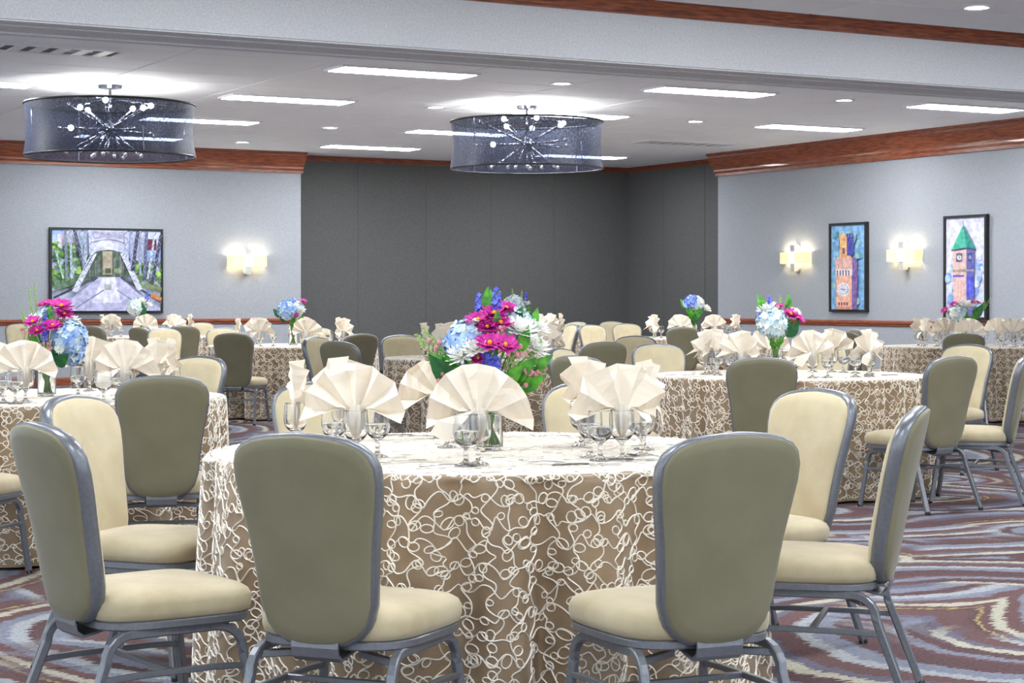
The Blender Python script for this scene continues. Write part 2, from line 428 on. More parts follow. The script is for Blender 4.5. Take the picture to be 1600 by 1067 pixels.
# ------------------------------------------------------------------ chandeliers
def chandelier(px, D, ztop, label, seed):
    x, y = P(px, D); rnd = random.Random(seed)
    t = empty('drum_chandelier', (x, y, ztop), -YAW)
    r, h = .9, .54
    b = MB(); n = 64; rs = []
    for k in range(9):
        s = k/8; z = -h*s
        rr = r*(1-.035*sin(pi*s))
        rs.append([((rr+.012*sin(8*a+seed)*s)*cos(a), (rr+.012*sin(8*a+seed)*s)*sin(a), z-.02*s*(.5+.5*cos(8*a))) for a in [2*pi*i/n for i in range(n)]])
    b.rings(rs, cap0=False, cap1=False)
    b.build('shade', M_organza, t, True)
    for z, nm in ((.0, 'top_hoop'), (-h-.012, 'bottom_hoop')):
        b = MB(); rs = []
        for i in range(48):
            a = 2*pi*i/48
            rs.append([((r+.012*cos(q))*cos(a), (r+.012*cos(q))*sin(a), z+.012*sin(q)) for q in (0, pi/2, pi, 3*pi/2)])
        rs.append(rs[0]); b.rings(rs, cap0=False, cap1=False); b.build(nm, M_dark, t, True)
    for k in range(4):
        a = k*pi/2+.4+.2*seed
        b = MB(); b.tube([(r*.985*cos(a), r*.985*sin(a), 0), (r*.955*cos(a), r*.955*sin(a), -h/2), (r*.985*cos(a), r*.985*sin(a), -h)], .006, n=6); b.build('upright', M_chrome, t)
    c = Vector((0, 0, -.26))
    b = MB(); b.tube([(0, 0, -.2), (0, 0, CEIL-ztop-.02)], .016, n=10); b.build('stem', M_chrome, t, True)
    b = MB(); b.lathe([(.001, CEIL-ztop-.05), (.12, CEIL-ztop-.045), (.13, CEIL-ztop-.012), (.001, CEIL-ztop-.012)], 20); b.build('canopy', M_chrome, t)
    for k in range(3):
        a = k*2*pi/3+.5
        b = MB(); b.tube([(0, 0, .06), (r*cos(a), r*sin(a), 0)], .008, n=6); b.build('spider_arm', M_chrome, t)
    b = MB(); b.sphere(tuple(c), .075, nu=14, nv=9); b.build('hub', M_chrome, t, True)
    k = 0
    for el, cnt in ((-62, 4), (-32, 7), (-4, 8), (28, 7)):
        for i in range(cnt):
            az = 2*pi*(i+.5*(k % 2)+rnd.uniform(-.15, .15))/cnt; e = R(el+rnd.uniform(-6, 6))
            ln = rnd.uniform(.42, .66)
            d = Vector((cos(e)*cos(az), cos(e)*sin(az), sin(e)))
            if abs(d.z)*ln > .26: ln = .26/abs(d.z)
            b = MB(); b.tube([c+d*.06, c+d*ln], .011, n=7); rod = b.build('rod', M_chrome, t, True)
            lit = (el > 0 and i != 3) or (el == -4 and i == 5)
            b = MB(); b.sphere(tuple(c+d*(ln+.015)), .03 if lit else .024, nu=10, nv=6)
            b.build('bulb', M_bulb if lit else M_chrome, rod, True)
        k += 1
    tag(t, label, 'chandelier', 'drum chandeliers')
chandelier(172, 20.5, 3.34, 'large dark sheer drum chandelier with chrome starburst, left one', 1)
chandelier(823, 22.7, 3.36, 'large dark sheer drum chandelier with chrome starburst, before the dark recess', 2)

# ------------------------------------------------------------------ wall sconces (local: x along wall, y out of the wall)
def sconce(loc, rz, label):
    t = empty('wall_sconce', loc, rz)
    b = MB(); b.box((-.05, 0, -.17), (.05, .03, .17)); b.build('back_plate', M_nickel, t)
    b = MB(); b.box((-.055, .03, .085), (.055, .12, .19)); b.build('bracket_block', M_nickel, t)
    b = MB(); b.box((-.05, .03, -.2), (.05, .12, -.085)); b.build('bracket_block', M_nickel, t)
    # open-topped band: front and two returns
    b = MB()
    out = [(-.3, .005), (-.3, .115), (-.285, .13), (.285, .13), (.3, .115), (.3, .005)]
    inn = [(-.294, .005), (-.294, .113), (-.283, .124), (.283, .124), (.294, .113), (.294, .005)]
    ring = out+inn[::-1]
    b.rings([[(x, y, -.082) for x, y in ring], [(x, y, .082) for x, y in ring]])
    b.build('shade', M_shade, t)
    b = MB(); b.box((-.06, .131, -.081), (.06, .14, .081)); b.build('centre_band', M_shadeB, t)
    for s in (-.15, .15):
        b = MB(); b.sphere((s, .06, 0), .028); b.build('bulb', M_shadeB, t, True)
        ld = bpy.data.lights.new('sconce_lamp', 'POINT'); ld.energy = SCONCE_W/2; ld.color = (1, .93, .78); ld.shadow_soft_size = .03
        lo = bpy.data.objects.new('sconce_lamp', ld); COL.objects.link(lo); lo.parent = t; lo.location = (s, .06, .05)
    tag(t, label, 'sconce', 'wall sconces')

def on_left(px, py):     # point on the left wall plane
    tx = (px-800)/F_PX; D = WY/(-SY*tx+CY); x = D*(tx*CY+SY)
    return x, EYE-(py-HORIZON)/F_PX*D
def on_right(px, py):
    tx = (px-800)/F_PX; D = WX/(tx*CY+SY); y = D*(-tx*SY+CY)
    return y, EYE-(py-HORIZON)/F_PX*D
x, z = on_left(384, 408); sconce((x, WY, z), pi, 'lit wall sconce with chrome block on the left wall')
y, z = on_right(1248, 403); sconce((WX, y, z), pi/2, 'lit wall sconce left of the round clock tower picture')
y, z = on_right(1418, 399); sconce((WX, y, z), pi/2, 'lit wall sconce between the two tower pictures')

# ------------------------------------------------------------------ pictures
PM = {}
def pm(c):
    if c not in PM:
        PM[c] = mat('print_%d_%d_%d' % c, srgb(*c), .55)
        if True:
            d = tuple(max(0, k-22) for k in c)
            noisy(PM[c], srgb(*d), srgb(*tuple(min(255, k+16) for k in c)), 16, 5)
    return PM[c]
def picture(name, loc, rz, w, h, shapes, label, cat='picture'):
    """local x to the viewer's right, z up, -y... towards the viewer is +y"""
    t = empty(name, loc, rz)
    b = MB(); fw, dp = .035, .06
    for a, c in (((-w/2, -h/2), (w/2, -h/2+fw)), ((-w/2, h/2-fw), (w/2, h/2)), ((-w/2, -h/2+fw), (-w/2+fw, h/2-fw)), ((w/2-fw, -h/2+fw), (w/2, h/2-fw))):
        b.box((a[0], 0, a[1]), (c[0], dp, c[1]))
    b.build('frame', M_dark, t)
    cols = []; b = MB()
    iw, ih = w-2*fw, h-2*fw
    for k, (c, pts) in enumerate(shapes):
        if c not in cols: cols.append(c)
        # local +x runs to the viewer's left on a wall seen from the front
        b.add([(-(u-.5)*iw, .04+.00025*k, (v-.5)*ih) for u, v in pts], [tuple(range(len(pts)))], cols.index(c))
    b.build('print', [pm(c) for c in cols], t)
    b = MB(); b.box((-iw/2, .005, -ih/2), (iw/2, .038, ih/2)); b.build('canvas', M_dark, t)
    tag(t, label, cat, 'framed wall pictures')

def rect(c, u0, v0, u1, v1): return (c, [(u0, v0), (u1, v0), (u1, v1), (u0, v1)])
def bar(c, p, q, w): 
    d = Vector((q[0]-p[0], q[1]-p[1])); n = Vector((-d.y, d.x)).normalized()*w/2
    return (c, [(p[0]+n.x, p[1]+n.y), (q[0]+n.x, q[1]+n.y), (q[0]-n.x, q[1]-n.y), (p[0]-n.x, p[1]-n.y)])
def disc(c, u, v, r, asp=1.0, n=24): return (c, [(u+r*cos(2*pi*i/n), v+r*asp*sin(2*pi*i/n)) for i in range(n)])

def mottled(cols, n, seed, rr=(.06, .16)):
    q = random.Random(seed); return [disc(q.choice(cols), q.uniform(.1, .9), q.uniform(.08, .92), q.uniform(*rr), .5, 9) for _ in range(n)]
def clampu(sh): return [(c, [(min(1, max(0, u)), min(1, max(0, v))) for u, v in p]) for c, p in sh]
rb = random.Random(3)
br = [rect((196, 204, 232), 0, 0, 1, 1), rect((150, 176, 226), 0, .86, .1, 1), rect((214, 206, 226), .05, .8, .2, .95)]
for i in range(210):      # trees
    u = rb.choice([rb.uniform(0, .27), rb.uniform(0, .27), rb.uniform(.74, 1)]); v = rb.uniform(.3, .84 if u < .5 else .62)
    br.append(disc(rb.choice([(92, 140, 66), (120, 168, 76), (66, 108, 62), (148, 192, 92), (90, 120, 96)]), u, v, rb.uniform(.010, .028), 1.2, 7))
br += [rect((118, 52, 74), .86, .74, .95, .9), rect((150, 178, 226), .86, .62, .99, .76)]
br += [(((66, 84, 70)), [(.28, .42), (.72, .42), (.72, .62), (.66, .72), (.5, .76), (.34, .72), (.28, .62)])]
br += [rect((150, 140, 122), .45, .45, .54, .74), rect((60, 74, 58), .475, .47, .525, .53), disc((124, 150, 84), .59, .5, .03, 1.2)]
# portal arch
arch = [(.33, .70)]+[(.33+.34*i/12, .70+.06*sin(pi*i/12)) for i in range(13)]+[(.67, .70), (.68, 1), (.32, 1)]
br += [((182, 184, 206), arch)]
br += [bar((112, 114, 140), (.34+.32*i/10, .84+.045*sin(pi*i/10)), (.34+.32*(i+1)/10, .84+.045*sin(pi*(i+1)/10)), .012) for i in range(10)]
br += [disc((206, 206, 226), .5, .82, .05, .9)]
br += [bar(rb.choice([(136, 148, 140), (90, 104, 96), (170, 172, 186)]), (u, rb.uniform(.60, .74)), (u, rb.uniform(.3, .42)), .004) for u in [.29+.014*i for i in range(30)] if not .44 < u < .55]
br += [bar((150, 152, 178), (.34+.32*i/14, .99), (.34+.32*((i*5+2) % 15)/14, .9), .005) for i in range(15)]
# road
br += [((172, 172, 204), [(.02, 0), (.98, 0), (.60, .42), (.42, .42)]), ((206, 206, 226), [(.35, .1), (.62, .1), (.56, .42), (.45, .42)]),
       bar((122, 124, 158), (.2, .03), (.46, .26), .015), bar((126, 128, 160), (.8, .06), (.58, .26), .012), rect((150, 158, 160), .465, .26, .53, .33)]
br += [bar((60, 70, 80), (.0, .16), (.4, .42), .03), bar((60, 70, 80), (1, .1), (.62, .42), .03), bar((84, 112, 88), (.0, .28), (.3, .42), .08), bar((110, 124, 90), (1, .26), (.84, .32), .07), bar((190, 120, 70), (.9, .2), (1, .14), .05)]
for (p, q, w, c) in [((.11, 1), (.12, .4), .022, (112, 128, 150)), ((.155, 1), (.165, .4), .02, (164, 178, 196)), ((.19, 1), (.28, .52), .03, (60, 64, 84)), ((.24, 1), (.28, .5), .02, (140, 156, 176)),
                     ((.29, 1), (.29, .6), .02, (156, 170, 190)), ((.33, 1), (.34, .7), .03, (176, 182, 206)), ((.02, .74), (.09, .4), .018, (150, 190, 170)),
                     ((.37, .72), (.19, .24), .05, (196, 200, 218)), ((.37, .72), (.27, .5), .012, (120, 126, 150)),
                     ((.63, .72), (.79, .26), .05, (196, 200, 218)), ((.66, 1), (.67, .62), .03, (170, 176, 204)), ((.71, 1), (.71, .5), .02, (150, 156, 190)),
                     ((.77, 1), (.72, .5), .032, (52, 54, 80)), ((.80, 1), (.79, .45), .014, (160, 164, 196)), ((.85, 1), (.83, .4), .03, (84, 88, 122)), ((.93, .98), (.86, .4), .02, (190, 194, 214)), ((.985, .95), (.9, .35), .03, (60, 62, 88))]:
    br.append(bar(c, p, q, w))
    dd = Vector((q[0]-p[0], q[1]-p[1]))
    for i in range(int(dd.length/.07)):
        s0 = i*.07/dd.length; s1 = min(1, s0+.05/dd.length)
        k = w*.5*(1 if i % 2 else -1)
        br.append(bar((92, 98, 124) if c[0] > 110 else (136, 142, 168), (p[0]+dd.x*s0-k, p[1]+dd.y*s0), (p[0]+dd.x*s1+k, p[1]+dd.y*s1), .006))
xa, zt = on_left(76, 355); xb, zb = on_left(253, 489)
picture('framed_picture', ((xa+xb)/2, WY, (zt+zb)/2), pi, xb-xa, zt-zb, clampu(br), 'wide black-framed picture of a steel truss bridge on the left wall')

A = [rect((126, 172, 210), 0, 0, 1, 1)]+mottled([(140, 186, 218), (112, 164, 204), (150, 184, 176), (126, 176, 226), (108, 158, 182), (160, 196, 214)], 130, 4, (.03, .08))
pk, pk2, pu, pu2, wh = (226, 172, 150), (206, 140, 120), (120, 92, 150), (70, 70, 150), (226, 214, 214)
A += [(pk, [(.21, 0), (.68, 0), (.68, .5), (.2, .5)]), (pu, [(.66, 0), (.80, 0), (.84, .52), (.80, .6), (.68, .62), (.66, .5)]),
      ((214, 170, 160), [(.17, .48), (.68, .48), (.67, .61), (.62, .64), (.2, .62), (.17, .58)]), (wh, [(.19, .40), (.67, .40), (.68, .48), (.18, .48)])]
A += [rect((96, 78, 118), .22+.085*i, .40, .255+.085*i, .465) for i in range(5)]
A += [rect((228, 170, 110), .31, .62, .52, .86), rect(pu2, .52, .64, .72, .86)]+[rect((240, 190, 130) if i < 3 else (92, 84, 160), .29+.075*i, .86, .335+.075*i, .90) for i in range(6)]
A += [rect((74, 74, 150), .40, .66, .46, .72), disc((74, 74, 150), .43, .72, .03, .4, 10), rect((250, 200, 140), .34, .74, .48, .82), rect((180, 110, 90), .37, .75, .385, .84), rect((180, 110, 90), .43, .75, .445, .84)]
A += [disc((236, 206, 186), .43, .235, .19, .44), disc((228, 228, 234), .43, .235, .165, .44), disc((206, 206, 220), .43, .235, .145, .44)]
A += [bar((120, 110, 140), (.43+.125*cos(a), .235+.055*sin(a)), (.43+.15*cos(a), .235+.066*sin(a)), .014) for a in [2*pi*i/12 for i in range(12)]]
A += [bar((70, 60, 90), (.43, .235), (.33, .245), .008), bar((70, 60, 90), (.43, .235), (.48, .238), .008)]
A += [rect((110, 70, 80), .28+.08*i, .05, .32+.08*i, .085) for i in range(4)]+[rect(pk2, .22, .0, .66, .035)]
ya, zt = on_right(1300, 349.5); yb, zb = on_right(1358, 487.5)
picture('framed_picture', (WX, (ya+yb)/2, (zt+zb)/2), pi/2, ya-yb, zt-zb, clampu(A), 'narrow black-framed painting of a battlemented tower with a round clock')
B = [rect((206, 206, 228), 0, 0, 1, 1)]+mottled([(214, 212, 232), (196, 204, 230), (220, 214, 226)], 24, 6)+mottled([(150, 176, 226), (170, 192, 232), (206, 214, 236)], 1, 7)
q = random.Random(8)
B += [disc(q.choice([(140, 170, 226), (168, 192, 236), (196, 210, 240), (120, 156, 214)]), q.uniform(.05, .95), q.uniform(.05, .6), q.uniform(.03, .09), .5, 9) for _ in range(70)]
B += [((214, 178, 170), [(.24, 0), (.58, 0), (.56, .68), (.2, .66)]), ((96, 94, 160), [(.56, 0), (.76, 0), (.76, .67), (.56, .68)]),
      ((72, 176, 150), [(.16, .67), (.56, .70), (.48, .93)]), ((40, 138, 126), [(.56, .70), (.8, .68), (.48, .93)]), bar((60, 150, 140), (.48, .91), (.48, .97), .015),
      bar((70, 60, 96), (.18, .675), (.57, .695), .012), bar((50, 50, 90), (.57, .695), (.79, .675), .012)]
B += [rect((96, 96, 126), .30, .555, .46, .645), disc((196, 206, 206), .38, .60, .06, .42), bar((60, 60, 80), (.38, .6), (.38, .62), .008), bar((60, 60, 80), (.38, .6), (.41, .595), .008),
      rect((60, 64, 110), .61, .555, .70, .645), disc((150, 160, 190), .655, .60, .035, .6),
      rect((160, 150, 130), .22, .455, .56, .48), rect((92, 88, 190), .22, .405, .5, .425), rect((150, 140, 160), .56, .46, .76, .48), rect((80, 84, 200), .57, .2, .75, .41),
      bar((226, 196, 190), (.4, .02), (.38, .38), .012), bar((226, 196, 190), (.48, .02), (.46, .38), .012), bar((120, 120, 190), (.66, .02), (.66, .4), .012)]
ya, zt = on_right(1479, 338); yb, zb = on_right(1546, 500)
picture('framed_picture', (WX, (ya+yb)/2, (zt+zb)/2), pi/2, ya-yb, zt-zb, clampu(B), 'narrow black-framed painting of a clock tower with a green pointed roof')

# ------------------------------------------------------------------ banquet chair (faces +y, origin on the floor under its back)
BK = [(0, 0), (.004, .05), (.018, .09), (.05, .124), (.1, .148), (.2, .166), (.35, .174), (.5, .184), (.65, .199), (.77, .209), (.85, .2085), (.905, .196), (.945, .172), (.972, .137), (.988, .088), (.996, .04), (1, 0)]
BH, BZ0 = .555, .372
def back_outline():
    r = [(w*.97, t*BH) for t, w in BK]
    l = [(-w*.97, t*BH) for t, w in BK[1:-1]][::-1]
    return r+l
OUT = back_outline()
def back_ring(inset, y):
    cx, cz = 0, BH*.5
    rr = []
    n = len(OUT)
    for i in range(n):
        p0, p1, p2 = OUT[i-1], OUT[i], OUT[(i+1) % n]
        t = Vector((p2[0]-p0[0], p2[1]-p0[1])).normalized()
        nx, nz = t.y, -t.x
        x, z = p1[0]-nx*inset, p1[1]-nz*inset
        yy = y+.55*x*x-math.tan(R(9))*z-.16*(z-.1)**2*(1 if z > .1 else 0)
        rr.append((x, yy, BZ0+z))
    return rr
def shrink(ring_fn, s, y):
    """scaled inner ring to dome a pad"""
    cz = BH*.52; rr = []
    for x, z in OUT:
        x2, z2 = x*s, cz+(z-cz)*s
        yy = y+.55*x2*x2-math.tan(R(9))*z2-.16*(z2-.1)**2*(1 if z2 > .1 else 0)
        rr.append((x2, yy, BZ0+z2))
    return rr
def seat_ring(inset, z, dz=0):
    pts = []; n = 48
    for i in range(n):
        a = 2*pi*i/n
        c, s = cos(a), sin(a)
        e = .42
        x = math.copysign(abs(c)**e, c); y = math.copysign(abs(s)**e, s)
        w = .222+.012*(y+1)/2
        if y < 0: w -= .02*(-y)**2
        pts.append((x*(w-inset), .235+y*(.232-inset), z+dz*(y)))
    return pts
def make_chair():
    t = empty('banquet_chair')
    b = MB()
    b.rings([seat_ring(.012, .385), seat_ring(.0, .392), seat_ring(-.004, .41), seat_ring(-.004, .43), seat_ring(.004, .447), seat_ring(.022, .459), seat_ring(.06, .468), seat_ring(.12, .473), seat_ring(.19, .475)])
    b.build('seat', M_seat, t, True)
    b = MB(); b.rings([back_ring(.006, .016), back_ring(.008, .026), back_ring(.016, .034), shrink(0, .84, .041), shrink(0, .62, .046), shrink(0, .32, .048)], cap0=False)
    o = b.build('backrest', M_cream, t, True)
    b = MB(); b.rings([back_ring(.0025, -.018), back_ring(.004, -.027), back_ring(.010, -.033), shrink(0, .86, -.037), shrink(0, .62, -.041), shrink(0, .32, -.043)], cap0=False)
    for f in b.f: f.reverse()
    b.build('rear_panel', M_olive, t, True)
    b = MB(); b.rings([back_ring(.01, -.020), back_ring(.001, -.021), back_ring(-.004, -.016), back_ring(-.006, 0), back_ring(-.004, .017), back_ring(.002, .023), back_ring(.01, .021)], cap0=True, cap1=True)
    for f in b.f: f.reverse()
    b.build('back_frame', M_frame, t, True)
    # seat frame
    b = MB(); 
    rs = [seat_ring(.03, .362), seat_ring(.006, .362), seat_ring(.003, .366), seat_ring(.003, .382), seat_ring(.006, .386), seat_ring(.03, .386), seat_ring(.03, .362)]
    b.rings(rs, cap0=False, cap1=False); b.build('seat_frame', M_frame, t)
    # bracket carrying the back
    b = MB(); rs = []
    for y, z in ((-.035, .43), (-.03, .395), (-.032, .37), (-.026, .345), (-.008, .332), (.03, .34), (.09, .356)):
        rs.append([(-.068, y, z), (.068, y, z), (.068, y+.004, z+.009), (-.068, y+.004, z+.009)])
    b.rings(rs); b.build('back_bracket', M_frame, t)
    # legs
    def arc(p, q, r_, n=5):   # quarter bend from direction up to horizontal
        return [(p[0]+(q[0]-p[0])*(1-cos(pi/2*i/n)), p[1]+(q[1]-p[1])*(1-cos(pi/2*i/n)), p[2]+(q[2]-p[2])*sin(pi/2*i/n)) for i in range(n+1)]
    for s in (-1, 1):
        x0, x1, xm = s*.225, s*.205, s*.195
        fr = [(x0, .455, 0), (x0, .452, .02), (x1, .415, .27)]+arc((x1, .413, .285), (xm, .335, .352), 0)[0:]+[(xm, .23, .352)]
        b = MB(); b.tube(fr, .0125, .0125, rect=True); lg = b.build('leg', M_frame, t)
        g = MB(); g.lathe([(.015, 0), (.016, .012), (.012, .02)], 10, cap0=True); g.build('foot_glide', M_dark, lg, loc=(x0, .455, 0))
        rr = [(x0, -.105, 0), (x0, -.1, .02), (x1, -.005, .27)]+arc((x1, 0, .285), (xm, .075, .352), 0)+[(xm, .23, .352)]
        b = MB(); b.tube(rr, .0125, .0125, rect=True); lg = b.build('leg', M_frame, t)
        g = MB(); g.lathe([(.015, 0), (.016, .012), (.012, .02)], 10, cap0=True); g.build('foot_glide', M_dark, lg, loc=(x0, -.105, 0))
        b = MB(); b.tube([(s*.209, -.02, .235), (s*.207, .1, .24), (s*.207, .32, .24), (s*.209, .42, .235)], .0085, .0085, rect=True); b.build('stretcher', M_frame, t)
        b = MB(); b.tube([(s*.2, .04, .33), (s*.06, .12, .335)], .01, .01, rect=True); b.build('seat_brace', M_frame, t)
    b = MB(); b.tube([(-.205, .2, .24), (.205, .2, .24)], .0085, .0085, rect=True, up=(0, 0, 1)); b.build('stretcher', M_frame, t)
    return t

# ------------------------------------------------------------------ tables
TABLES = {   # px of centre, depth, rotation, name used in labels
    1: (756, 6.4, 0.0, 'the front table'),
    2: (1232, 12.8, 1.1, 'the table right of centre'),
    3: (73, 9.94, 2.3, 'the table at the left edge'),
    4: (457, 20.9, 0.7, 'the table below the left wall sconce'),
    5: (767, 16.6, 3.3, 'the table behind the front bouquet'),
    6: (1516, 20.6, 4.1, 'the table below the tower pictures'),
    7: (226, 25.9, 5.2, 'the table below the bridge picture'),
    8: (1088, 25.0, 2.9, 'the far table in the room corner'),
    9: (812, 27.2, 1.7, 'the far table by the dark recess'),
}
TOP = .762; TR = .914
fr = random.Random(11)
FK = [(k, fr.uniform(.3, 1), fr.uniform(0, 2*pi)) for k in (7, 11, 13, 17, 19, 24)]
FS = sum(a for _, a, _ in FK)
def fold(th):
    """broad rounded lobes parted by narrow deep grooves"""
    ps = 21*th+1.7*sin(3*th+.4)+.9*sin(5*th)
    g = ((1+cos(ps))/2)**2.0*(.62+.38*cos(4*th+1))
    return .38-1.45*g+.16*cos(9*th+2)
def cloth_pt(th, drop):
    """point on the hanging cloth, drop measured down from the rim"""
    s = max(0, drop)/.745
    if drop < .03:      # soft edge
        a = drop/.03*pi/2
        r = TR-.012+.016*sin(a); z = TOP-.016*(1-cos(a))
        return Vector((r*cos(th), r*sin(th), z))
    z = TOP-.016-(drop-.03)*.995
    f = fold(th)
    r = TR+.002+s**.6*(.002+.105*f)
    tt = th+.05*s*sin(9*th+1)*.6
    return Vector((r*cos(tt), r*sin(tt), max(z, .006)))

def build_cloth():
    b = MB(); n = 432; rs = []
    for r in (.02, .3, .6, .8, TR-.012):
        rs.append([(r*cos(2*pi*i/n), r*sin(2*pi*i/n), TOP) for i in range(n)])
    for d in (.01, .02, .03, .05, .08, .12, .17, .22, .28, .34, .4, .46, .52, .58, .64, .69, .72, .745, .765):
        rs.append([tuple(cloth_pt(2*pi*i/n, d)) for i in range(n)])
    b.rings(rs, cap0=True, cap1=False)
    for f in b.f: f.reverse()
    o = b.build('tablecloth', M_cloth, None, True)
    bm = bmesh.new(); bm.from_mesh(o.data); bmesh.ops.recalc_face_normals(bm, faces=bm.faces)
    bm.to_mesh(o.data); bm.free()
    # loop-the-loop cord embroidery, a raised ridge following the cloth
    rg = random.Random(21); V = []; Fc = []
    def loopy(length, row, ds=.0062):
        """meandering line that throws a small full loop at every station"""
        st = []; x = -.06; sg = 1
        while x < length+.06:
            sg = -sg if rg.random() < .8 else sg
            st.append((x, row+sg*rg.uniform(.006, .022), rg.uniform(-1.25, 1.25), rg.uniform(.0085, .0145), rg.random()))
            x += rg.uniform(.028, .052)
        pts = []
        for k, (x, y, ph, r, q) in enumerate(st):
            tx, ty = cos(ph), sin(ph)
            if q < .78:
                sd = 1 if y < row else -1
                if q < .2: sd = -sd
                nx, ny = -ty*sd, tx*sd; m = max(9, int(2*pi*r/ds))
                el = rg.uniform(1.0, 1.5)
                for i in range(m):
                    a = 2*pi*i/m
                    pts.append((x+tx*r*sin(a)+nx*r*el*(1-cos(a)), y+ty*r*sin(a)+ny*r*el*(1-cos(a))))
            if k+1 < len(st):
                x2, y2, p2 = st[k+1][:3]; g = .065
                m = max(4, int(1.25*math.hypot(x2-x, y2-y)/ds))
                for i in range(m):
                    t = i/m; h1 = 2*t**3-3*t*t+1; h2 = t**3-2*t*t+t; h3 = -2*t**3+3*t*t; h4 = t**3-t*t
                    pts.append((h1*x+h2*g*tx+h3*x2+h4*g*cos(p2), h1*y+h2*g*ty+h3*y2+h4*g*sin(p2)))
        return pts
    def ridge(pts, fn, ok):
        prev = None; base = len(V); last = None
        w, h = .0023, .0040
        P3 = [fn(*p) if ok(*p) else None for p in pts]
        for i in range(len(P3)):
            if P3[i] is None: last = None; continue
            p, nr = P3[i]
            q = P3[i+1][0] if i+1 < len(P3) and P3[i+1] else (P3[i-1][0] if i and P3[i-1] else None)
            if q is None: last = None; continue
            tg = (q-p) if (i+1 < len(P3) and P3[i+1]) else (p-q)
            if tg.length < 1e-6: continue
            sd = nr.cross(tg).normalized()*w
            k = len(V); V.extend((tuple(p+sd+nr*.0004), tuple(p+nr*h), tuple(p-sd+nr*.0004)))
            if last is not None:
                Fc.append((last, k, k+1, last+1)); Fc.append((last+1, k+1, k+2, last+2))
            last = k
    up = Vector((0, 0, 1))
    row = -.9
    while row < .9:
        half = math.sqrt(max(0, .9*.9-row*row))
        if half > .03:
            pts = [(x-half, y) for x, y in loopy(2*half, row, .0075)]
            ridge(pts, lambda x, y: (Vector((x, y, TOP)), up), lambda x, y: x*x+y*y < .9*.9)
        row += .034
    per = 2*pi*.92
    def side(u, v):
        th = u/.92; p = cloth_pt(th, v)
        a = cloth_pt(th+.004, v)-p; c = cloth_pt(th, v+.004)-p
        nr = c.cross(a).normalized()
        if nr.dot(Vector((cos(th), sin(th), .2))) < 0: nr = -nr
        return p, nr
    row = .012
    while row < .75:
        ridge(loopy(per, row), side, lambda u, v: 0.001 < v < .752)
        row += .066
    colu = 0
    while colu < per-.03:
        ridge([(v, u) for u, v in loopy(.76, colu)], side, lambda u, v: 0.001 < v < .752)
        colu += .066
    me = bpy.data.meshes.new('embroidery'); me.from_pydata(V, [], Fc); me.materials.append(M_cord)
    e = bpy.data.objects.new('embroidery', me); COL.objects.link(e); e.parent = o; e['kind'] = 'stuff'
    return o

cloth = build_cloth()
CL = {1: 'taupe tablecloth with white loop embroidery on the large front table',
      2: 'loop-embroidered tablecloth on the table right of centre, before the tower pictures',
      3: 'loop-embroidered tablecloth on the table cut off by the left edge',
      4: 'taupe tablecloth on the back table below the left wall sconce',
      5: 'taupe tablecloth on the middle table behind the front bouquet',
      6: 'taupe tablecloth on the far right table below the tower pictures',
      7: 'pale tablecloth on the far left table below the bridge picture',
      8: 'tablecloth of the far table in the room corner, mostly hidden by chairs',
      9: 'tablecloth of the far table before the dark recess, hidden behind the bouquets'}
for k, (px, D, rz, nm) in TABLES.items():
    c = cloth if k == 1 else copy_tree(cloth)
    x, y = P(px, D)
    c.location = (x, y, 0); c.rotation_euler.z = rz
    tag(c, CL[k], 'tablecloth', 'embroidered tablecloths')

def tc(k):
    px, D, _, nm = TABLES[k]; return P(px, D)+(nm,)

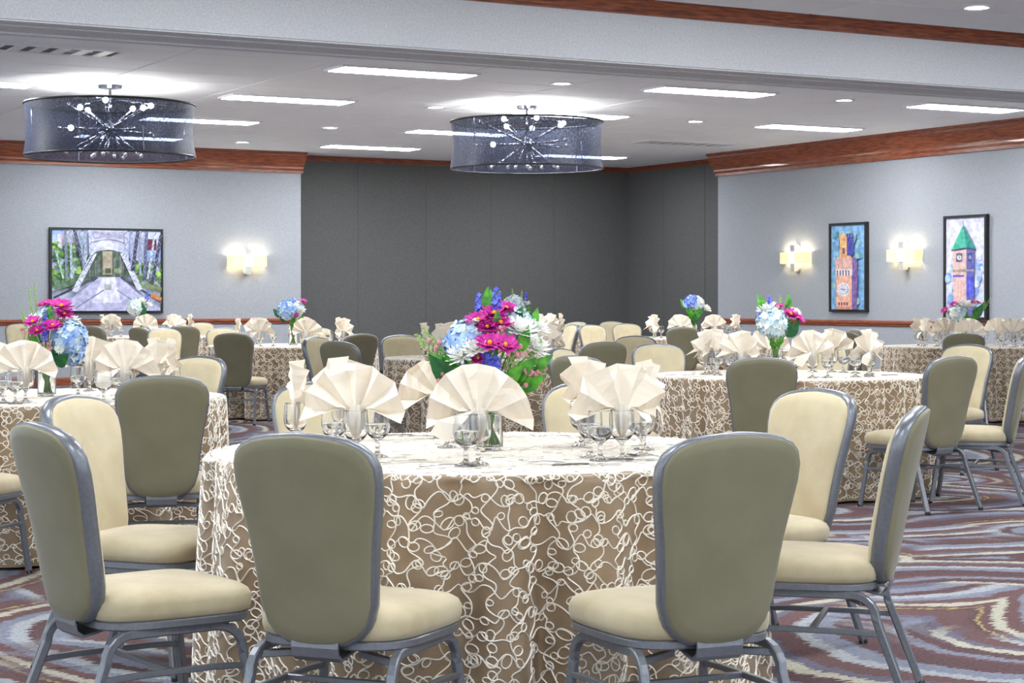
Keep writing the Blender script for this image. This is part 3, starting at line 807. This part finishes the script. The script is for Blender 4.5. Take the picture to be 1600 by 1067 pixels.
# ------------------------------------------------------------------ chairs: px of the back, depth, heading (degrees right of straight ahead), label
CH = [
 (500, 4.98, 22, 'large banquet chair at the front, olive back to the viewer, left of the pair'),
 (1116, 5.0, -24, 'large banquet chair at the front, olive back to the viewer, right of the pair'),
 (118, 5.36, 54, 'banquet chair at the lower left corner, seen from behind its side'),
 (154, 6.75, 112, 'cream-fronted banquet chair at left, facing the front table, behind the corner chair'),
 (1378, 6.12, -74, 'banquet chair at right seen exactly edge-on, facing the front table'),
 (1248, 7.2, -128, 'cream-fronted banquet chair at right, just left of the edge-on chair'),
 (922, 7.8, -170, 'cream-fronted chair behind the front table, right of the bouquet'),
 (507, 7.8, 168, 'chair behind the front table, hidden by napkins left of the bouquet'),
 (252, 8.65, -14, 'olive-backed chair at the left edge table, standing beside its cloth'),
 (506, 10.05, -95, 'cream-fronted chair facing left behind the left napkins of the front table'),
 (296, 11.35, -152, 'cream-fronted chair on the far side of the left edge table'),
 (-105, 8.5, 14, 'chair cut off by the left edge, only seat corner and a leg showing'),
 (1189, 11.3, 4, 'taupe-backed chair drawn to the table right of centre, square to the viewer'),
 (1471, 11.5, -34, 'olive-backed chair at right with all its legs showing on the carpet'),
 (1576, 12.0, -72, 'chair cut by the right edge, seen from the side facing left'),
 (1033, 14.4, 168, 'cream-fronted chair behind the left end of the table right of centre'),
 (1285, 14.3, -176, 'chair hidden behind the napkins of the table right of centre'),
 (1504, 14.3, -140, 'cream-fronted chair top showing between two olive chair backs at right'),
 (917, 11.6, 40, 'olive-backed chair just behind the right napkins of the front table'),
 (895, 13.3, 118, 'narrowly seen cream-fronted chair right of the front bouquet'),
 (368, 19.4, 8, 'taupe-backed chair before the table below the left wall sconce'),
 (350, 22.4, 170, 'cream-fronted chair behind the left end of the sconce table'),
 (492, 22.5, 186, 'cream-fronted chair behind the right side of the sconce table'),
 (556, 18.9, -38, 'wide taupe-backed chair at the right end of the sconce table'),
 (541, 15.6, 38, 'olive-backed chair left of the middle table, its frame bright at right'),
 (507, 17.2, 122, 'cream-fronted chair seen from the side between two olive-backed chairs'),
 (632, 18.0, 160, 'cream-fronted chair at the left end of the middle table'),
 (936, 15.4, -24, 'olive-backed chair at the right end of the middle table'),
 (990, 17.7, -165, 'cream-fronted chair right of the middle table'),
 (722, 25.8, 165, 'far cream-fronted chair left of the front bouquet top'),
 (895, 28.5, -144, 'far chair by the dark recess, first right of the fans'),
 (885, 25.6, -110, 'far chair seen from its side, right of the napkin fans by the dark recess'),
 (930, 25.2, 150, 'far cream-fronted chair before the dark recess, bright frame at right'),
 (957, 28.9, 180, 'smallest far chair against the dark recess, top only'),
 (981, 26.6, 172, 'far cream-fronted chair left of the corner table'),
 (1068, 23.5, 10, 'dark-backed chair before the far corner table'),
 (1505, 19.2, 10, 'taupe-backed chair before the table below the tower pictures'),
 (1324, 20.1, 40, 'dark-backed chair left of the table below the tower pictures'),
 (1350, 21.7, 75, 'chair top left of the tower picture table, behind a dark chair'),
 (147, 24.4, 18, 'taupe-backed chair beside the left bouquet, before the bridge picture table'),
 (287, 24.4, -8, 'taupe-backed chair before the right end of the bridge picture table'),
 (228, 23.0, 42, 'small dark chair back before the bridge picture table, frame at right'),
 (260, 22.2, 150, 'cream-fronted chair before the bridge picture table'),
 (32, 26.6, 165, 'cream-fronted chair behind the left bouquet greenery'),
 (312, 27.6, 186, 'cream-fronted chair behind the right end of the bridge picture table'),
]
chair0 = make_chair()
for i, (px, D, hd, lab) in enumerate(CH):
    c = chair0 if i == 0 else copy_tree(chair0)
    x, y = P(px, D)
    c.location = (x, y, 0); c.rotation_euler.z = -YAW-R(hd)
    tag(c, lab, 'chair', 'banquet chairs')

# ------------------------------------------------------------------ goblets, napkins, cutlery
def make_goblet():
    b = MB()
    prof = [(.001, 0), (.032, 0), (.034, .0004), (.035, .0015), (.0345, .0028), (.032, .0045), (.014, .010), (.0075, .018), (.0065, .03), (.009, .036), (.0065, .042), (.008, .052),
            (.018, .060), (.030, .070), (.0375, .084), (.040, .100), (.039, .122), (.0367, .152), (.0365, .1545), (.0360, .155), (.0357, .155), (.0352, .1545), (.0354, .152), (.0376, .122), (.0386, .100), (.0362, .085), (.029, .073), (.016, .066), (.001, .064)]
    b.lathe(prof, 22)
    for f in b.f: f.reverse()
    o = b.build('goblet', M_glass, None, True)
    bm = bmesh.new(); bm.from_mesh(o.data); bmesh.ops.recalc_face_normals(bm, faces=bm.faces); bm.to_mesh(o.data); bm.free()
    return o
def add_water(o):
    b = MB(); b.lathe([(.001, .0648), (.015, .0668), (.0282, .0738), (.0354, .0858), (.0378, .100), (.0378, .1065), (.0372, .1078), (.035, .108), (.001, .108)], 22)
    w = b.build('water', M_water, o, True)
    bm = bmesh.new(); bm.from_mesh(w.data); bmesh.ops.recalc_face_normals(bm, faces=bm.faces); bm.to_mesh(w.data); bm.free()

def make_napkin(seed, spread=112, npl=10, flop=0.0):
    """accordion fan standing in a goblet; origin at the goblet's foot, fan faces -y"""
    rnd = random.Random(seed); b = MB()
    zb = .134; rad = .160
    nr = 7; m = npl*2
    radii = [.0, .16, .34, .52, .7, .86, 1.0]
    ang = [-spread+2*spread*i/m+(rnd.uniform(-3.0, 3.0) if 0 < i < m else 0) for i in range(m+1)]
    rows = []
    for k, q in enumerate(radii):
        row = []
        for i, a in enumerate(ang):
            t = R(a); e = abs(a)/spread
            r = .010+q*(rad*(1+.03*cos(3*t+seed)-.03*e))
            amp = (.004+.020*q)*(1 if i % 2 else -1)*(1+.3*rnd.uniform(-1, 1)*(q > .3))
            x = r*sin(t); z = zb+r*cos(t)
            y = amp+.05*q*e*e*(1 if seed % 2 else -1)+.012*sin(2*t+seed)*q
            z -= .02*q*max(0, e-.75)/.25*(1+flop)
            if abs(x) > .024:       # rests over the rim of the glass, then droops
                z = max(z, .162-max(0, abs(x)-.048)*(.35+flop*.3))
            row.append((x, y, z))
        rows.append(row)
    v = [p for r_ in rows for p in r_]; n = m+1; f = []
    for k in range(nr-1):
        for i in range(m):
            f.append((k*n+i, k*n+i+1, (k+1)*n+i+1, (k+1)*n+i))
    b.add(v, f)
    # gathered foot of the fan going down into the glass
    rs = []
    for z, r in ((.068, .006), (.085, .014), (.11, .02), (.145, .021), (.172, .014)):
        rs.append([(r*(1+.3*(-1)**i)*cos(2*pi*i/16), r*(1+.3*(-1)**i)*sin(2*pi*i/16)*.6, z) for i in range(16)])
    b.rings(rs)
    # hanging side corner of the cloth
    sgn = -1 if seed % 2 else 1
    c = [(sgn*.012, -.012, .165), (sgn*.12, -.03, .135), (sgn*.145, -.035, .095), (sgn*.09, -.045, .07), (sgn*.05, -.045, .12)]
    if flop > 0: b.add(c, [(0, 1, 4), (1, 2, 3), (1, 3, 4)])
    o = b.build('fan_napkin', M_napkin)
    md = o.modifiers.new('thickness', 'SOLIDIFY'); md.thickness = .0015
    return o
naps = [make_napkin(s, sp, n_, fl) for s, sp, n_, fl in ((1, 100, 6, .5), (2, 96, 6, 0), (3, 104, 5, 0), (4, 98, 6, .8))]
gob0 = make_goblet(); add_water(gob0)
gobN = make_goblet()       # empty goblet that holds a napkin
used = {}
REG = {}
def first_or_copy(o, key):
    if key not in used:
        used[key] = True; return o
    return copy_tree(o)
def setting(k, x, y, face, nap=0):
    g = first_or_copy(gobN, 'gN'); g.location = (x, y, TOP+.005); g.rotation_euler.z = face
    REG.setdefault((k, 'gn'), []).append(g)
    n = first_or_copy(naps[nap], 'n%d' % nap); n.location = (x, y, TOP+.006); n.rotation_euler.z = face
    REG.setdefault((k, 'n'), []).append(n)
def glass(k, x, y):
    g = first_or_copy(gob0, 'g0'); g.location = (x, y, TOP+.005); g.rotation_euler.z = random.uniform(0, 6)
    REG.setdefault((k, 'g'), []).append(g)

rs_ = random.Random(5)
# front table and left table: as laid
for px, D, hd, nap in ((747, 5.83, 2, 0), (556, 6.0, 12, 1), (462, 6.42, 70, 2), (692, 6.95, -8, 3), (535, 6.78, 35, 2), (913, 6.72, -52, 1), (972, 6.02, -32, 2), (1006, 6.42, -74, 3)):
    x, y = P(px, D); setting(1, x, y, -YAW-R(hd), nap)
for px, D in ((728, 5.79), (521, 6.15), (590, 6.1), (699, 6.5), (720, 6.75), (922, 6.1), (938, 5.98), (1003, 6.2), (908, 6.55)):
    glass(1, *P(px, D))
for px, D, hd, nap in ((40, 9.38, 2, 1), (195, 9.42, 6, 0), (243, 10.15, 40, 2), (270, 9.85, 75, 3), (140, 10.5, 12, 2), (-20, 9.7, -30, 1)):
    x, y = P(px, D); setting(3, x, y, -YAW-R(hd), nap)
for px, D in ((24, 9.2), (122, 9.9), (162, 9.3), (186, 9.6), (0, 9.9), (5, 9.3)):
    glass(3, *P(px, D))
RING = {2: (.10, 8), 4: (.38, 7), 5: (.15, 7), 6: (.62, 7), 7: (.2, 8), 8: (.3, 8), 9: (.5, 7)}
for k, (a0, n) in RING.items():
    cx, cy, nm = tc(k)
    for i in range(n):
        a = a0+2*pi*i/n+rs_.uniform(-.06, .06)
        r = .58+rs_.uniform(-.02, .02)
        ux, uy = sin(a), -cos(a)             # viewer-side frame: x right, y away
        X, Y = r*ux, r*uy
        x, y = cx+X*CY+Y*SY, cy-X*SY+Y*CY
        face = -YAW+a*1.0+rs_.uniform(-.25, .25)
        setting(k, x, y, face, rs_.randrange(4))
        for dq in ((.13, -.05),) if k in (4, 5, 7, 8, 9) else ((.13, -.05), (-.12, -.03)):
            X, Y = (r+dq[1])*sin(a+dq[0]/r), -(r+dq[1])*cos(a+dq[0]/r)
            glass(k, cx+X*CY+Y*SY, cy-X*SY+Y*CY)

# cutlery
def make_fork():
    b = MB()
    b.tube([(0, -.1, .003), (0, -.03, .007), (0, .02, .008), (0, .045, .004)], .005, .0016, n=8)
    b.box((-.011, .043, .0025), (.011, .06, .0045))
    for i in range(4):
        x = -.0095+i*.0063
        b.tube([(x, .058, .0035), (x, .085, .004), (x, .1, .009)], .0018, .001, n=6)
    return b.build('fork', M_steel, None, True)
def make_knife():
    b = MB(); b.tube([(0, -.11, .004), (0, -.02, .005), (0, .01, .004)], .006, .003, n=8)
    b.rings([[(-.006, .008, .002), (.006, .008, .002), (.006, .008, .004), (-.006, .008, .004)], [(-.009, .05, .001), (.009, .05, .0015), (.009, .05, .003), (-.009, .05, .003)],
             [(-.004, .115, .001), (.008, .115, .0015), (.008, .115, .0025), (-.004, .115, .003)]])
    return b.build('knife', M_steel)
def make_spoon():
    b = MB(); b.tube([(0, -.1, .003), (0, -.02, .008), (0, .04, .006)], .0045, .0016, n=8)
    rs = []
    for q, z in ((1, .006), (.8, .003), (.45, .001), (.05, 0)):
        rs.append([(q*.018*cos(2*pi*i/16), .066+q*.028*sin(2*pi*i/16), z) for i in range(16)])
    b.rings(rs, cap0=False)
    return b.build('spoon', M_steel, None, True)
CUT = {'fork': make_fork(), 'knife': make_knife(), 'spoon': make_spoon()}
def cutlery(kind, k, px, D, hd):
    o = first_or_copy(CUT[kind], kind); x, y = P(px, D)
    o.location = (x, y, TOP+.0055); o.rotation_euler.z = -YAW-R(hd)
    REG.setdefault((k, kind), []).append(o)
for a in (('fork', 1, 858, 5.86, -62), ('knife', 1, 915, 5.80, 68), ('knife', 1, 985, 5.98, 80), ('spoon', 1, 705, 5.75, 70), ('fork', 1, 625, 5.9, -130), ('spoon', 1, 665, 6.95, 100),
          ('fork', 1, 868, 6.98, -70), ('knife', 1, 955, 6.85, 70), ('spoon', 1, 1012, 6.1, -40), ('fork', 1, 1030, 6.55, 75), ('knife', 1, 640, 7.05, 80),
          ('fork', 3, 105, 9.25, 70), ('knife', 3, 20, 9.2, 75), ('spoon', 3, 215, 9.5, 60),
          ('fork', 2, 1062, 12.6, 75), ('knife', 2, 1080, 12.3, 60), ('fork', 2, 1300, 12.2, -60), ('knife', 2, 1400, 12.6, 70)):
    cutlery(*a)

NAMES = {'n': ('ivory fan napkin on {t}, {o} from the left', 'napkin', 'fan napkins on {t}'),
         'gn': ('napkin goblet on {t}, {o} from the left', 'glass', 'napkin goblets on {t}'),
         'g': ('water goblet on {t}, {o} from the left', 'glass', 'water goblets on {t}'),
         'fork': ('steel fork lying on {t}, {o} from the left', 'fork', 'cutlery on {t}'),
         'knife': ('steel knife lying on {t}, {o} from the left', 'knife', 'cutlery on {t}'),
         'spoon': ('steel spoon lying on {t}, {o} from the left', 'spoon', 'cutlery on {t}')}
for (k, kind), lst in REG.items():
    lst.sort(key=lambda o: px_of(o.location.x, o.location.y)[0])
    tpl, cat, grp = NAMES[kind]
    for i, o in enumerate(lst):
        lab = tpl.format(t=TABLES[k][3], o=ORD[i])
        if len(lst) == 1: lab = lab.replace(', first from the left', '')
        tag(o, lab, cat, grp.format(t=TABLES[k][3]))

# ------------------------------------------------------------------ flowers
def frame_to(d):
    return Vector((0, 0, 1)).rotation_difference(Vector(d).normalized()).to_matrix().to_4x4()
FR = random.Random(77)
def petal(b, M, ln, w, mi, cup=.2, base=.0):
    v = [(0, base, 0), (w*.5, base+ln*.45, cup*ln*.25), (w*.38, base+ln*.85, cup*ln*.7), (0, base+ln, cup*ln), (-w*.38, base+ln*.85, cup*ln*.7), (-w*.5, base+ln*.45, cup*ln*.25), (0, base+ln*.5, cup*ln*.12)]
    b.add(v, [(0, 1, 6), (1, 2, 3, 6), (6, 3, 4, 5), (0, 6, 5)], mi, M)
def hydrangea(p, d, r, parent, mats):
    b = MB(); n = 120; base = Matrix.Translation(p) @ frame_to(d)
    b.sphere((p[0], p[1], p[2]), r*.72, 2, 10, 6)
    for i in range(n):
        z = 1-1.75*(i+.5)/n; ph = i*2.399963; s = math.sqrt(max(0, 1-z*z))
        dr = Vector((s*cos(ph), s*sin(ph), z))
        M = base @ Matrix.Translation(dr*r*FR.uniform(.82, 1.0)) @ frame_to(dr) @ Matrix.Rotation(FR.uniform(0, 6), 4, 'Z') @ Matrix.Rotation(FR.uniform(-.4, .4), 4, 'X')
        mi = 0 if FR.random() < .65 else 1
        for q in range(4): petal(b, M @ Matrix.Rotation(q*pi/2, 4, 'Z'), r*.24, r*.22, mi, .25)
    return b.build('hydrangea', mats, parent)
def chrysanthemum(p, d, r, parent, mats):
    b = MB(); base = Matrix.Translation(p) @ frame_to(d)
    for lay, (n, tl, ln) in enumerate(((20, 5, 1), (18, 25, .92), (15, 45, .75), (10, 64, .5))):
        for i in range(n):
            M = base @ Matrix.Rotation(2*pi*i/n+lay*.2+FR.uniform(-.08, .08), 4, 'Z') @ Matrix.Rotation(R(tl+FR.uniform(-9, 9)), 4, 'X')
            petal(b, M, r*ln*FR.uniform(.88, 1.05), r*.2, 0, .22)
    b.sphere(p, r*.18, 1, 8, 5)
    return b.build('chrysanthemum', mats, parent)
def daisy(p, d, r, parent, mats):
    b = MB(); base = Matrix.Translation(p) @ frame_to(d)
    for lay, (n, tl, ln) in enumerate(((13, 8, 1), (11, 26, .8))):
        for i in range(n):
            M = base @ Matrix.Rotation(2*pi*i/n+lay*.24, 4, 'Z') @ Matrix.Rotation(R(tl+FR.uniform(-8, 8)), 4, 'X')
            petal(b, M, r*ln*FR.uniform(.9, 1.05), r*.34, 0, .12)
    c = base @ Vector((0, 0, r*.16)); b.sphere(tuple(c), r*.15, 1, 8, 5)
    return b.build('daisy', mats, parent)
def spike(p, d, ln, parent, mats):
    b = MB(); base = Matrix.Translation(p) @ frame_to(d)
    b.tube([tuple(base @ Vector((0, 0, 0))), tuple(base @ Vector((0, 0, ln)))], .002, n=5, mi=1)
    for i in range(16):
        t = i/16; dr = Vector((cos(i*2.4), sin(i*2.4), .5))
        M = base @ Matrix.Translation((.008*cos(i*2.4), .008*sin(i*2.4), ln*(.15+.85*t))) @ frame_to(dr)
        for q in range(4): petal(b, M @ Matrix.Rotation(q*pi/2, 4, 'Z'), .015*(1.15-.6*t), .013*(1.15-.6*t), 0, .5)
    return b.build('delphinium', mats, parent)
def leaf(p, d, ln, w, parent, m):
    b = MB(); M = Matrix.Translation(p) @ frame_to(d) @ Matrix.Rotation(FR.uniform(-.7, .7), 4, 'Z')
    rows = 7; v = []; f = []
    for i in range(rows):
        t = i/(rows-1); ww = w*.5*sin(pi*min(1, t**.75))+.001; bend = .25*ln*t*t
        v += [(-ww, bend-ww*.3, ln*t), (0, bend, ln*t), (ww, bend-ww*.3, ln*t)]
        if i: 
            k = 3*i; f += [(k-3, k-2, k+1, k), (k-2, k-1, k+2, k+1)]
    b.add(v, f, 0, M)
    return b.build('leaf', m, parent, True)
def sprig(p, d, ln, parent, mats):
    b = MB(); M = Matrix.Translation(p) @ frame_to(d)
    b.tube([tuple(M @ Vector((0, .15*ln*t*t, ln*t))) for t in (0, .33, .66, 1)], .0015, n=5, mi=0)
    for i in range(26):
        t = .2+.8*i/26; a = i*2.4
        q = M @ Matrix.Translation((0, .15*ln*t*t, ln*t)) @ frame_to((cos(a), sin(a), 1.0))
        petal(b, q @ Matrix.Rotation(R(60), 4, 'X'), .022*(1.2-t*.7), .007, 1, .1)
    return b.build('greenery_sprig', mats, parent)
def buds(p, d, ln, parent, mats):
    b = MB(); M = Matrix.Translation(p)
    for i in range(14):
        q = M @ Vector((FR.uniform(-1, 1)*ln, FR.uniform(-1, 1)*ln, FR.uniform(-1, 1)*ln))
        b.sphere(tuple(q), FR.uniform(.005, .008), 0, 7, 5, (1, 1, 1.2))
        b.tube([tuple(M @ Vector((0, 0, -ln*1.4))), tuple(q)], .0011, n=4, mi=1)
    return b.build('bud_cluster', mats, parent)

MB_ = [M_petal_blue, M_petal_pale, M_leafp]; MP_ = [M_petal_pale, M_petal_white, M_leafp]; MV_ = [M_petal_vio, M_petal_blue, M_leafp]
def bouquet(k, px, D, py0, sq, specs, label_v, label_b, vh=.17, vr=.047):
    """specs: kind, picture column, picture row, depth offset, size"""
    x, y = P(px, D); s = F_PX/D
    v = empty('flower_vase', (x, y, TOP+.005), -YAW)
    b = MB(); n = 28
    b.lathe([(.001, 0), (vr-.004, 0), (vr-.001, .001), (vr, .004), (vr, .008), (vr, vh-.004), (vr-.0006, vh-.0008), (vr-.0015, vh), (vr-.0024, vh-.0008), (vr-.003, vh-.004), (vr-.003, .016), (vr-.004, .012), (vr-.008, .0105), (.001, .010)], n)
    g = b.build('glass_body', M_glass, v, True)
    bm = bmesh.new(); bm.from_mesh(g.data); bmesh.ops.recalc_face_normals(bm, faces=bm.faces); bm.to_mesh(g.data); bm.free()
    b = MB(); b.lathe([(.001, .0112), (vr-.009, .0118), (vr-.0048, .0135), (vr-.0036, .018), (vr-.0036, vh*.7-.004), (vr-.0042, vh*.7-.0005), (vr-.006, vh*.7), (.001, vh*.7)], n); w = b.build('water', M_water, v, True)
    bm = bmesh.new(); bm.from_mesh(w.data); bmesh.ops.recalc_face_normals(bm, faces=bm.faces); bm.to_mesh(w.data); bm.free()
    tag(v, label_v, 'vase', 'glass flower vases')
    t = empty('flower_bouquet', (x, y, TOP+.005), -YAW)
    neck = Vector((0, 0, vh*.95))
    for i in range(12):
        a = i*2.4; r0 = (vr-.012)*FR.uniform(.2, .95)
        b = MB(); b.tube([(r0*cos(a), r0*sin(a), .018), (.5*r0*cos(a+2.2), .5*r0*sin(a+2.2), vh*.6), (.03*cos(a+2.8), .03*sin(a+2.8), vh*1.15)], .0033, n=6)
        b.build('stem', M_stem, t, True)
    for sp in specs:
        kind, qx, qy, dy, sz = sp[:5]
        p = Vector(((qx-px)/s, dy, EYE-(qy-HORIZON)/s-TOP-.005))
        d = (p-neck-Vector((0, 0, -.03))); d = d.normalized()+Vector((0, -.45, .15)); d.normalize()
        axis = (p-neck).normalized()
        if kind in 'HPV': o = hydrangea(p, d, sz, t, {'H': MB_, 'P': MP_, 'V': MV_}[kind])
        elif kind == 'C': o = chrysanthemum(p, d, sz, t, [M_petal_white, M_leafp])
        elif kind == 'D': o = daisy(p, d, sz, t, [M_petal_mag, M_yellow])
        elif kind == 'S': o = spike(p-axis*sz, axis*.4+Vector((0, 0, 1)), sz*2, t, [M_petal_vio, M_stem])
        elif kind == 'L': o = leaf(p-axis*sz*.4, axis+Vector((0, -.2, .1)), sz*.82, sz*.36, t, M_leaf)
        elif kind == 'K': o = leaf(p-axis*sz*.45, axis+Vector((0, -.3, 0)), sz*.88, sz*.5, t, M_leafd)
        elif kind == 'G': o = sprig(p-axis*sz*.5, axis+Vector((0, 0, .4)), sz, t, [M_stem, M_leafp])
        elif kind == 'B': o = buds(p, axis, sz, t, [M_petal_pink, M_leafp])
        if kind in 'HPVCDS':
            b = MB(); mid = neck.lerp(p, .5)+Vector((0, 0, .015))
            b.tube([tuple(neck-Vector((0, 0, .03))), tuple(mid), tuple(p-d*sz*.1)], .003, n=6); b.build('stem', M_stem, t, True)
    tag(t, label_b, 'flowers', 'table bouquets')
    return t
bouquet(1, 764, 6.4, 0, 0, [
 ('H', 736, 536, .0, .085), ('H', 716, 545, .03, .06), ('P', 800, 515, .05, .075), ('C', 722, 556, -.07, .062), ('C', 745, 545, -.085, .055), ('C', 812, 518, -.03, .07), ('C', 835, 545, .0, .062), ('C', 838, 516, .05, .055),
 ('D', 766, 537, -.10, .058), ('D', 789, 540, -.10, .056), ('D', 748, 503, -.03, .058), ('D', 772, 492, -.02, .055), ('D', 790, 484, .02, .05), ('D', 782, 506, -.05, .05), ('D', 762, 512, -.06, .045), ('D', 748, 560, -.08, .035),
 ('S', 748, 480, .03, .045), ('S', 777, 473, .0, .05), ('S', 760, 565, -.10, .035), ('S', 777, 575, -.10, .035),
 ('L', 765, 476, .04, .12), ('L', 760, 468, .02, .10), ('L', 777, 500, -.05, .08), ('K', 692, 578, -.06, .17), ('L', 706, 572, -.08, .12), ('L', 820, 532, -.05, .12), ('K', 806, 499, .02, .11), ('L', 836, 500, .06, .10), ('L', 815, 580, -.06, .16), ('L', 800, 590, -.07, .15), ('L', 725, 585, -.07, .12),
 ('B', 700, 590, -.06, .03), ('B', 828, 575, -.04, .03), ('B', 838, 590, -.02, .025), ('L', 690, 565, -.04, .12), ('L', 845, 570, -.02, .12), ('G', 700, 600, -.05, .13), ('G', 822, 595, -.06, .13), ('G', 682, 585, -.04, .13), ('G', 846, 585, .0, .12), ('L', 832, 600, -.05, .13), ('L', 715, 600, -.06, .12), ('C', 738, 585, -.09, .04), ('G', 660, 545, .02, .1),
 ('B', 680, 546, -.02, .03), ('B', 806, 556, -.07, .035), ('B', 785, 520, -.07, .02), ('B', 808, 590, -.05, .03), ('G', 672, 540, .0, .12), ('G', 800, 565, -.08, .13), ('G', 690, 560, -.04, .14), ('G', 835, 560, -.02, .12), ('L', 740, 580, -.08, .11)],
 'clear cylinder vase of green stems at the middle of the front table', 'large front bouquet of magenta daisies, blue hydrangea and white chrysanthemums')
bouquet(3, 73, 9.94, 0, 0, [
 ('H', 112, 528, -.03, .09), ('H', 108, 548, .0, .08), ('C', 106, 505, .04, .07), ('C', 55, 502, .0, .06), ('C', 60, 512, -.05, .05), ('D', 97, 480, -.02, .07), ('D', 102, 492, -.03, .06), ('D', 78, 477, .02, .055), ('D', 66, 478, .03, .045), ('D', 88, 509, -.08, .055), ('D', 57, 503, -.08, .05), ('D', 65, 517, -.09, .05),
 ('S', 75, 505, -.06, .07), ('S', 76, 525, -.1, .05), ('P', 72, 490, .03, .05), ('G', 46, 480, 0, .2), ('G', 52, 470, .02, .18), ('G', 36, 505, .0, .15), ('G', 42, 515, -.04, .16), ('L', 78, 492, -.03, .12), ('L', 55, 527, -.06, .12), ('K', 102, 562, -.08, .17), ('K', 92, 552, -.07, .12), ('L', 85, 500, -.05, .1), ('B', 42, 520, -.05, .04), ('B', 80, 537, -.09, .03), ('L', 66, 545, -.08, .13), ('C', 99, 546, -.1, .03)],
 'clear cylinder vase of green stems on the left edge table', 'left bouquet with a blue hydrangea at right and tall pale greenery')
bouquet(2, 1212, 12.8, 0, 0, [
 ('P', 1206, 506, -.04, .105), ('H', 1200, 500, .02, .08), ('C', 1200, 486, .0, .085), ('C', 1242, 489, .0, .05), ('D', 1234, 492, -.03, .07), ('D', 1245, 498, -.02, .06), ('D', 1217, 480, .03, .05), ('S', 1184, 502, -.02, .05), ('S', 1202, 474, .02, .05),
 ('L', 1190, 474, .02, .16), ('L', 1233, 476, .02, .17), ('K', 1228, 512, -.04, .17), ('K', 1240, 514, .0, .16), ('L', 1204, 536, -.08, .11), ('L', 1218, 530, -.05, .16), ('L', 1224, 498, .0, .12), ('G', 1221, 476, .05, .12)],
 'clear vase on the table right of centre', 'bouquet with a pale blue hydrangea on the table right of centre')
bouquet(6, 1510, 20.6, 0, 0, [
 ('P', 1494, 489, -.02, .10), ('C', 1510, 480, .0, .11), ('D', 1490, 477, -.02, .06), ('D', 1477, 486, .0, .06), ('D', 1520, 473, .02, .05), ('D', 1529, 474, .02, .05), ('L', 1508, 497, -.05, .2), ('L', 1522, 492, -.03, .22), ('K', 1528, 486, .0, .2), ('L', 1536, 480, .02, .18), ('L', 1514, 503, -.06, .16), ('G', 1546, 476, .02, .2), ('G', 1534, 492, .02, .2), ('L', 1500, 505, -.03, .15)],
 'clear vase on the table below the tower pictures', 'leafy bouquet in front of the green-roofed tower picture')
bouquet(4, 458, 20.9, 0, 0, [
 ('H', 449, 485, -.02, .11), ('C', 467, 486, -.02, .09), ('P', 462, 483, .03, .09), ('V', 457, 473, .02, .05), ('D', 474, 471, .0, .05), ('D', 464, 493, -.08, .04), ('K', 433, 489, .0, .14), ('K', 441, 497, -.02, .12), ('L', 470, 499, .0, .14), ('S', 452, 474, .02, .05), ('L', 458, 504, .0, .2)],
 'clear vase on the table below the left wall sconce', 'small blue and white bouquet near the end of the left chair rail')
bouquet(7, 221, 25.9, 0, 0, [
 ('P', 212, 480, -.02, .12), ('C', 223, 473, .0, .1), ('C', 230, 478, .03, .08), ('S', 232, 462, .02, .09), ('S', 228, 466, .02, .07), ('K', 224, 482, -.05, .2), ('L', 226, 489, -.03, .2), ('L', 220, 494, .0, .2), ('L', 217, 470, .0, .12)],
 'clear vase on the table below the bridge picture', 'small pale bouquet overlapping the lower right of the bridge picture')
bouquet(8, 1084, 25.0, 0, 0, [
 ('V', 1081, 472, -.02, .10), ('P', 1088, 474, .0, .10), ('H', 1078, 474, .0, .09), ('C', 1102, 483, .0, .09), ('L', 1068, 476, .0, .2), ('L', 1078, 489, -.05, .24), ('L', 1088, 490, -.05, .24), ('L', 1093, 488, -.03, .2), ('L', 1075, 484, -.03, .2), ('K', 1086, 499, -.04, .2), ('L', 1081, 497, -.05, .2)],
 'clear vase on the far table in the room corner', 'lilac and green bouquet against the dark room corner')
bouquet(5, 806, 16.6, 0, 0, [
 ('P', 803, 479, -.02, .10), ('C', 812, 490, -.02, .09), ('P', 800, 492, .0, .08), ('C', 820, 475, .02, .06), ('S', 823, 464, .02, .04), ('L', 819, 481, -.02, .12), ('G', 801, 464, .02, .14), ('G', 815, 466, .02, .14), ('K', 804, 500, -.06, .16), ('B', 815, 470, .0, .04), ('L', 825, 488, .0, .14)],
 'clear vase on the table behind the front bouquet', 'pale blue bouquet rising behind the right of the front bouquet')
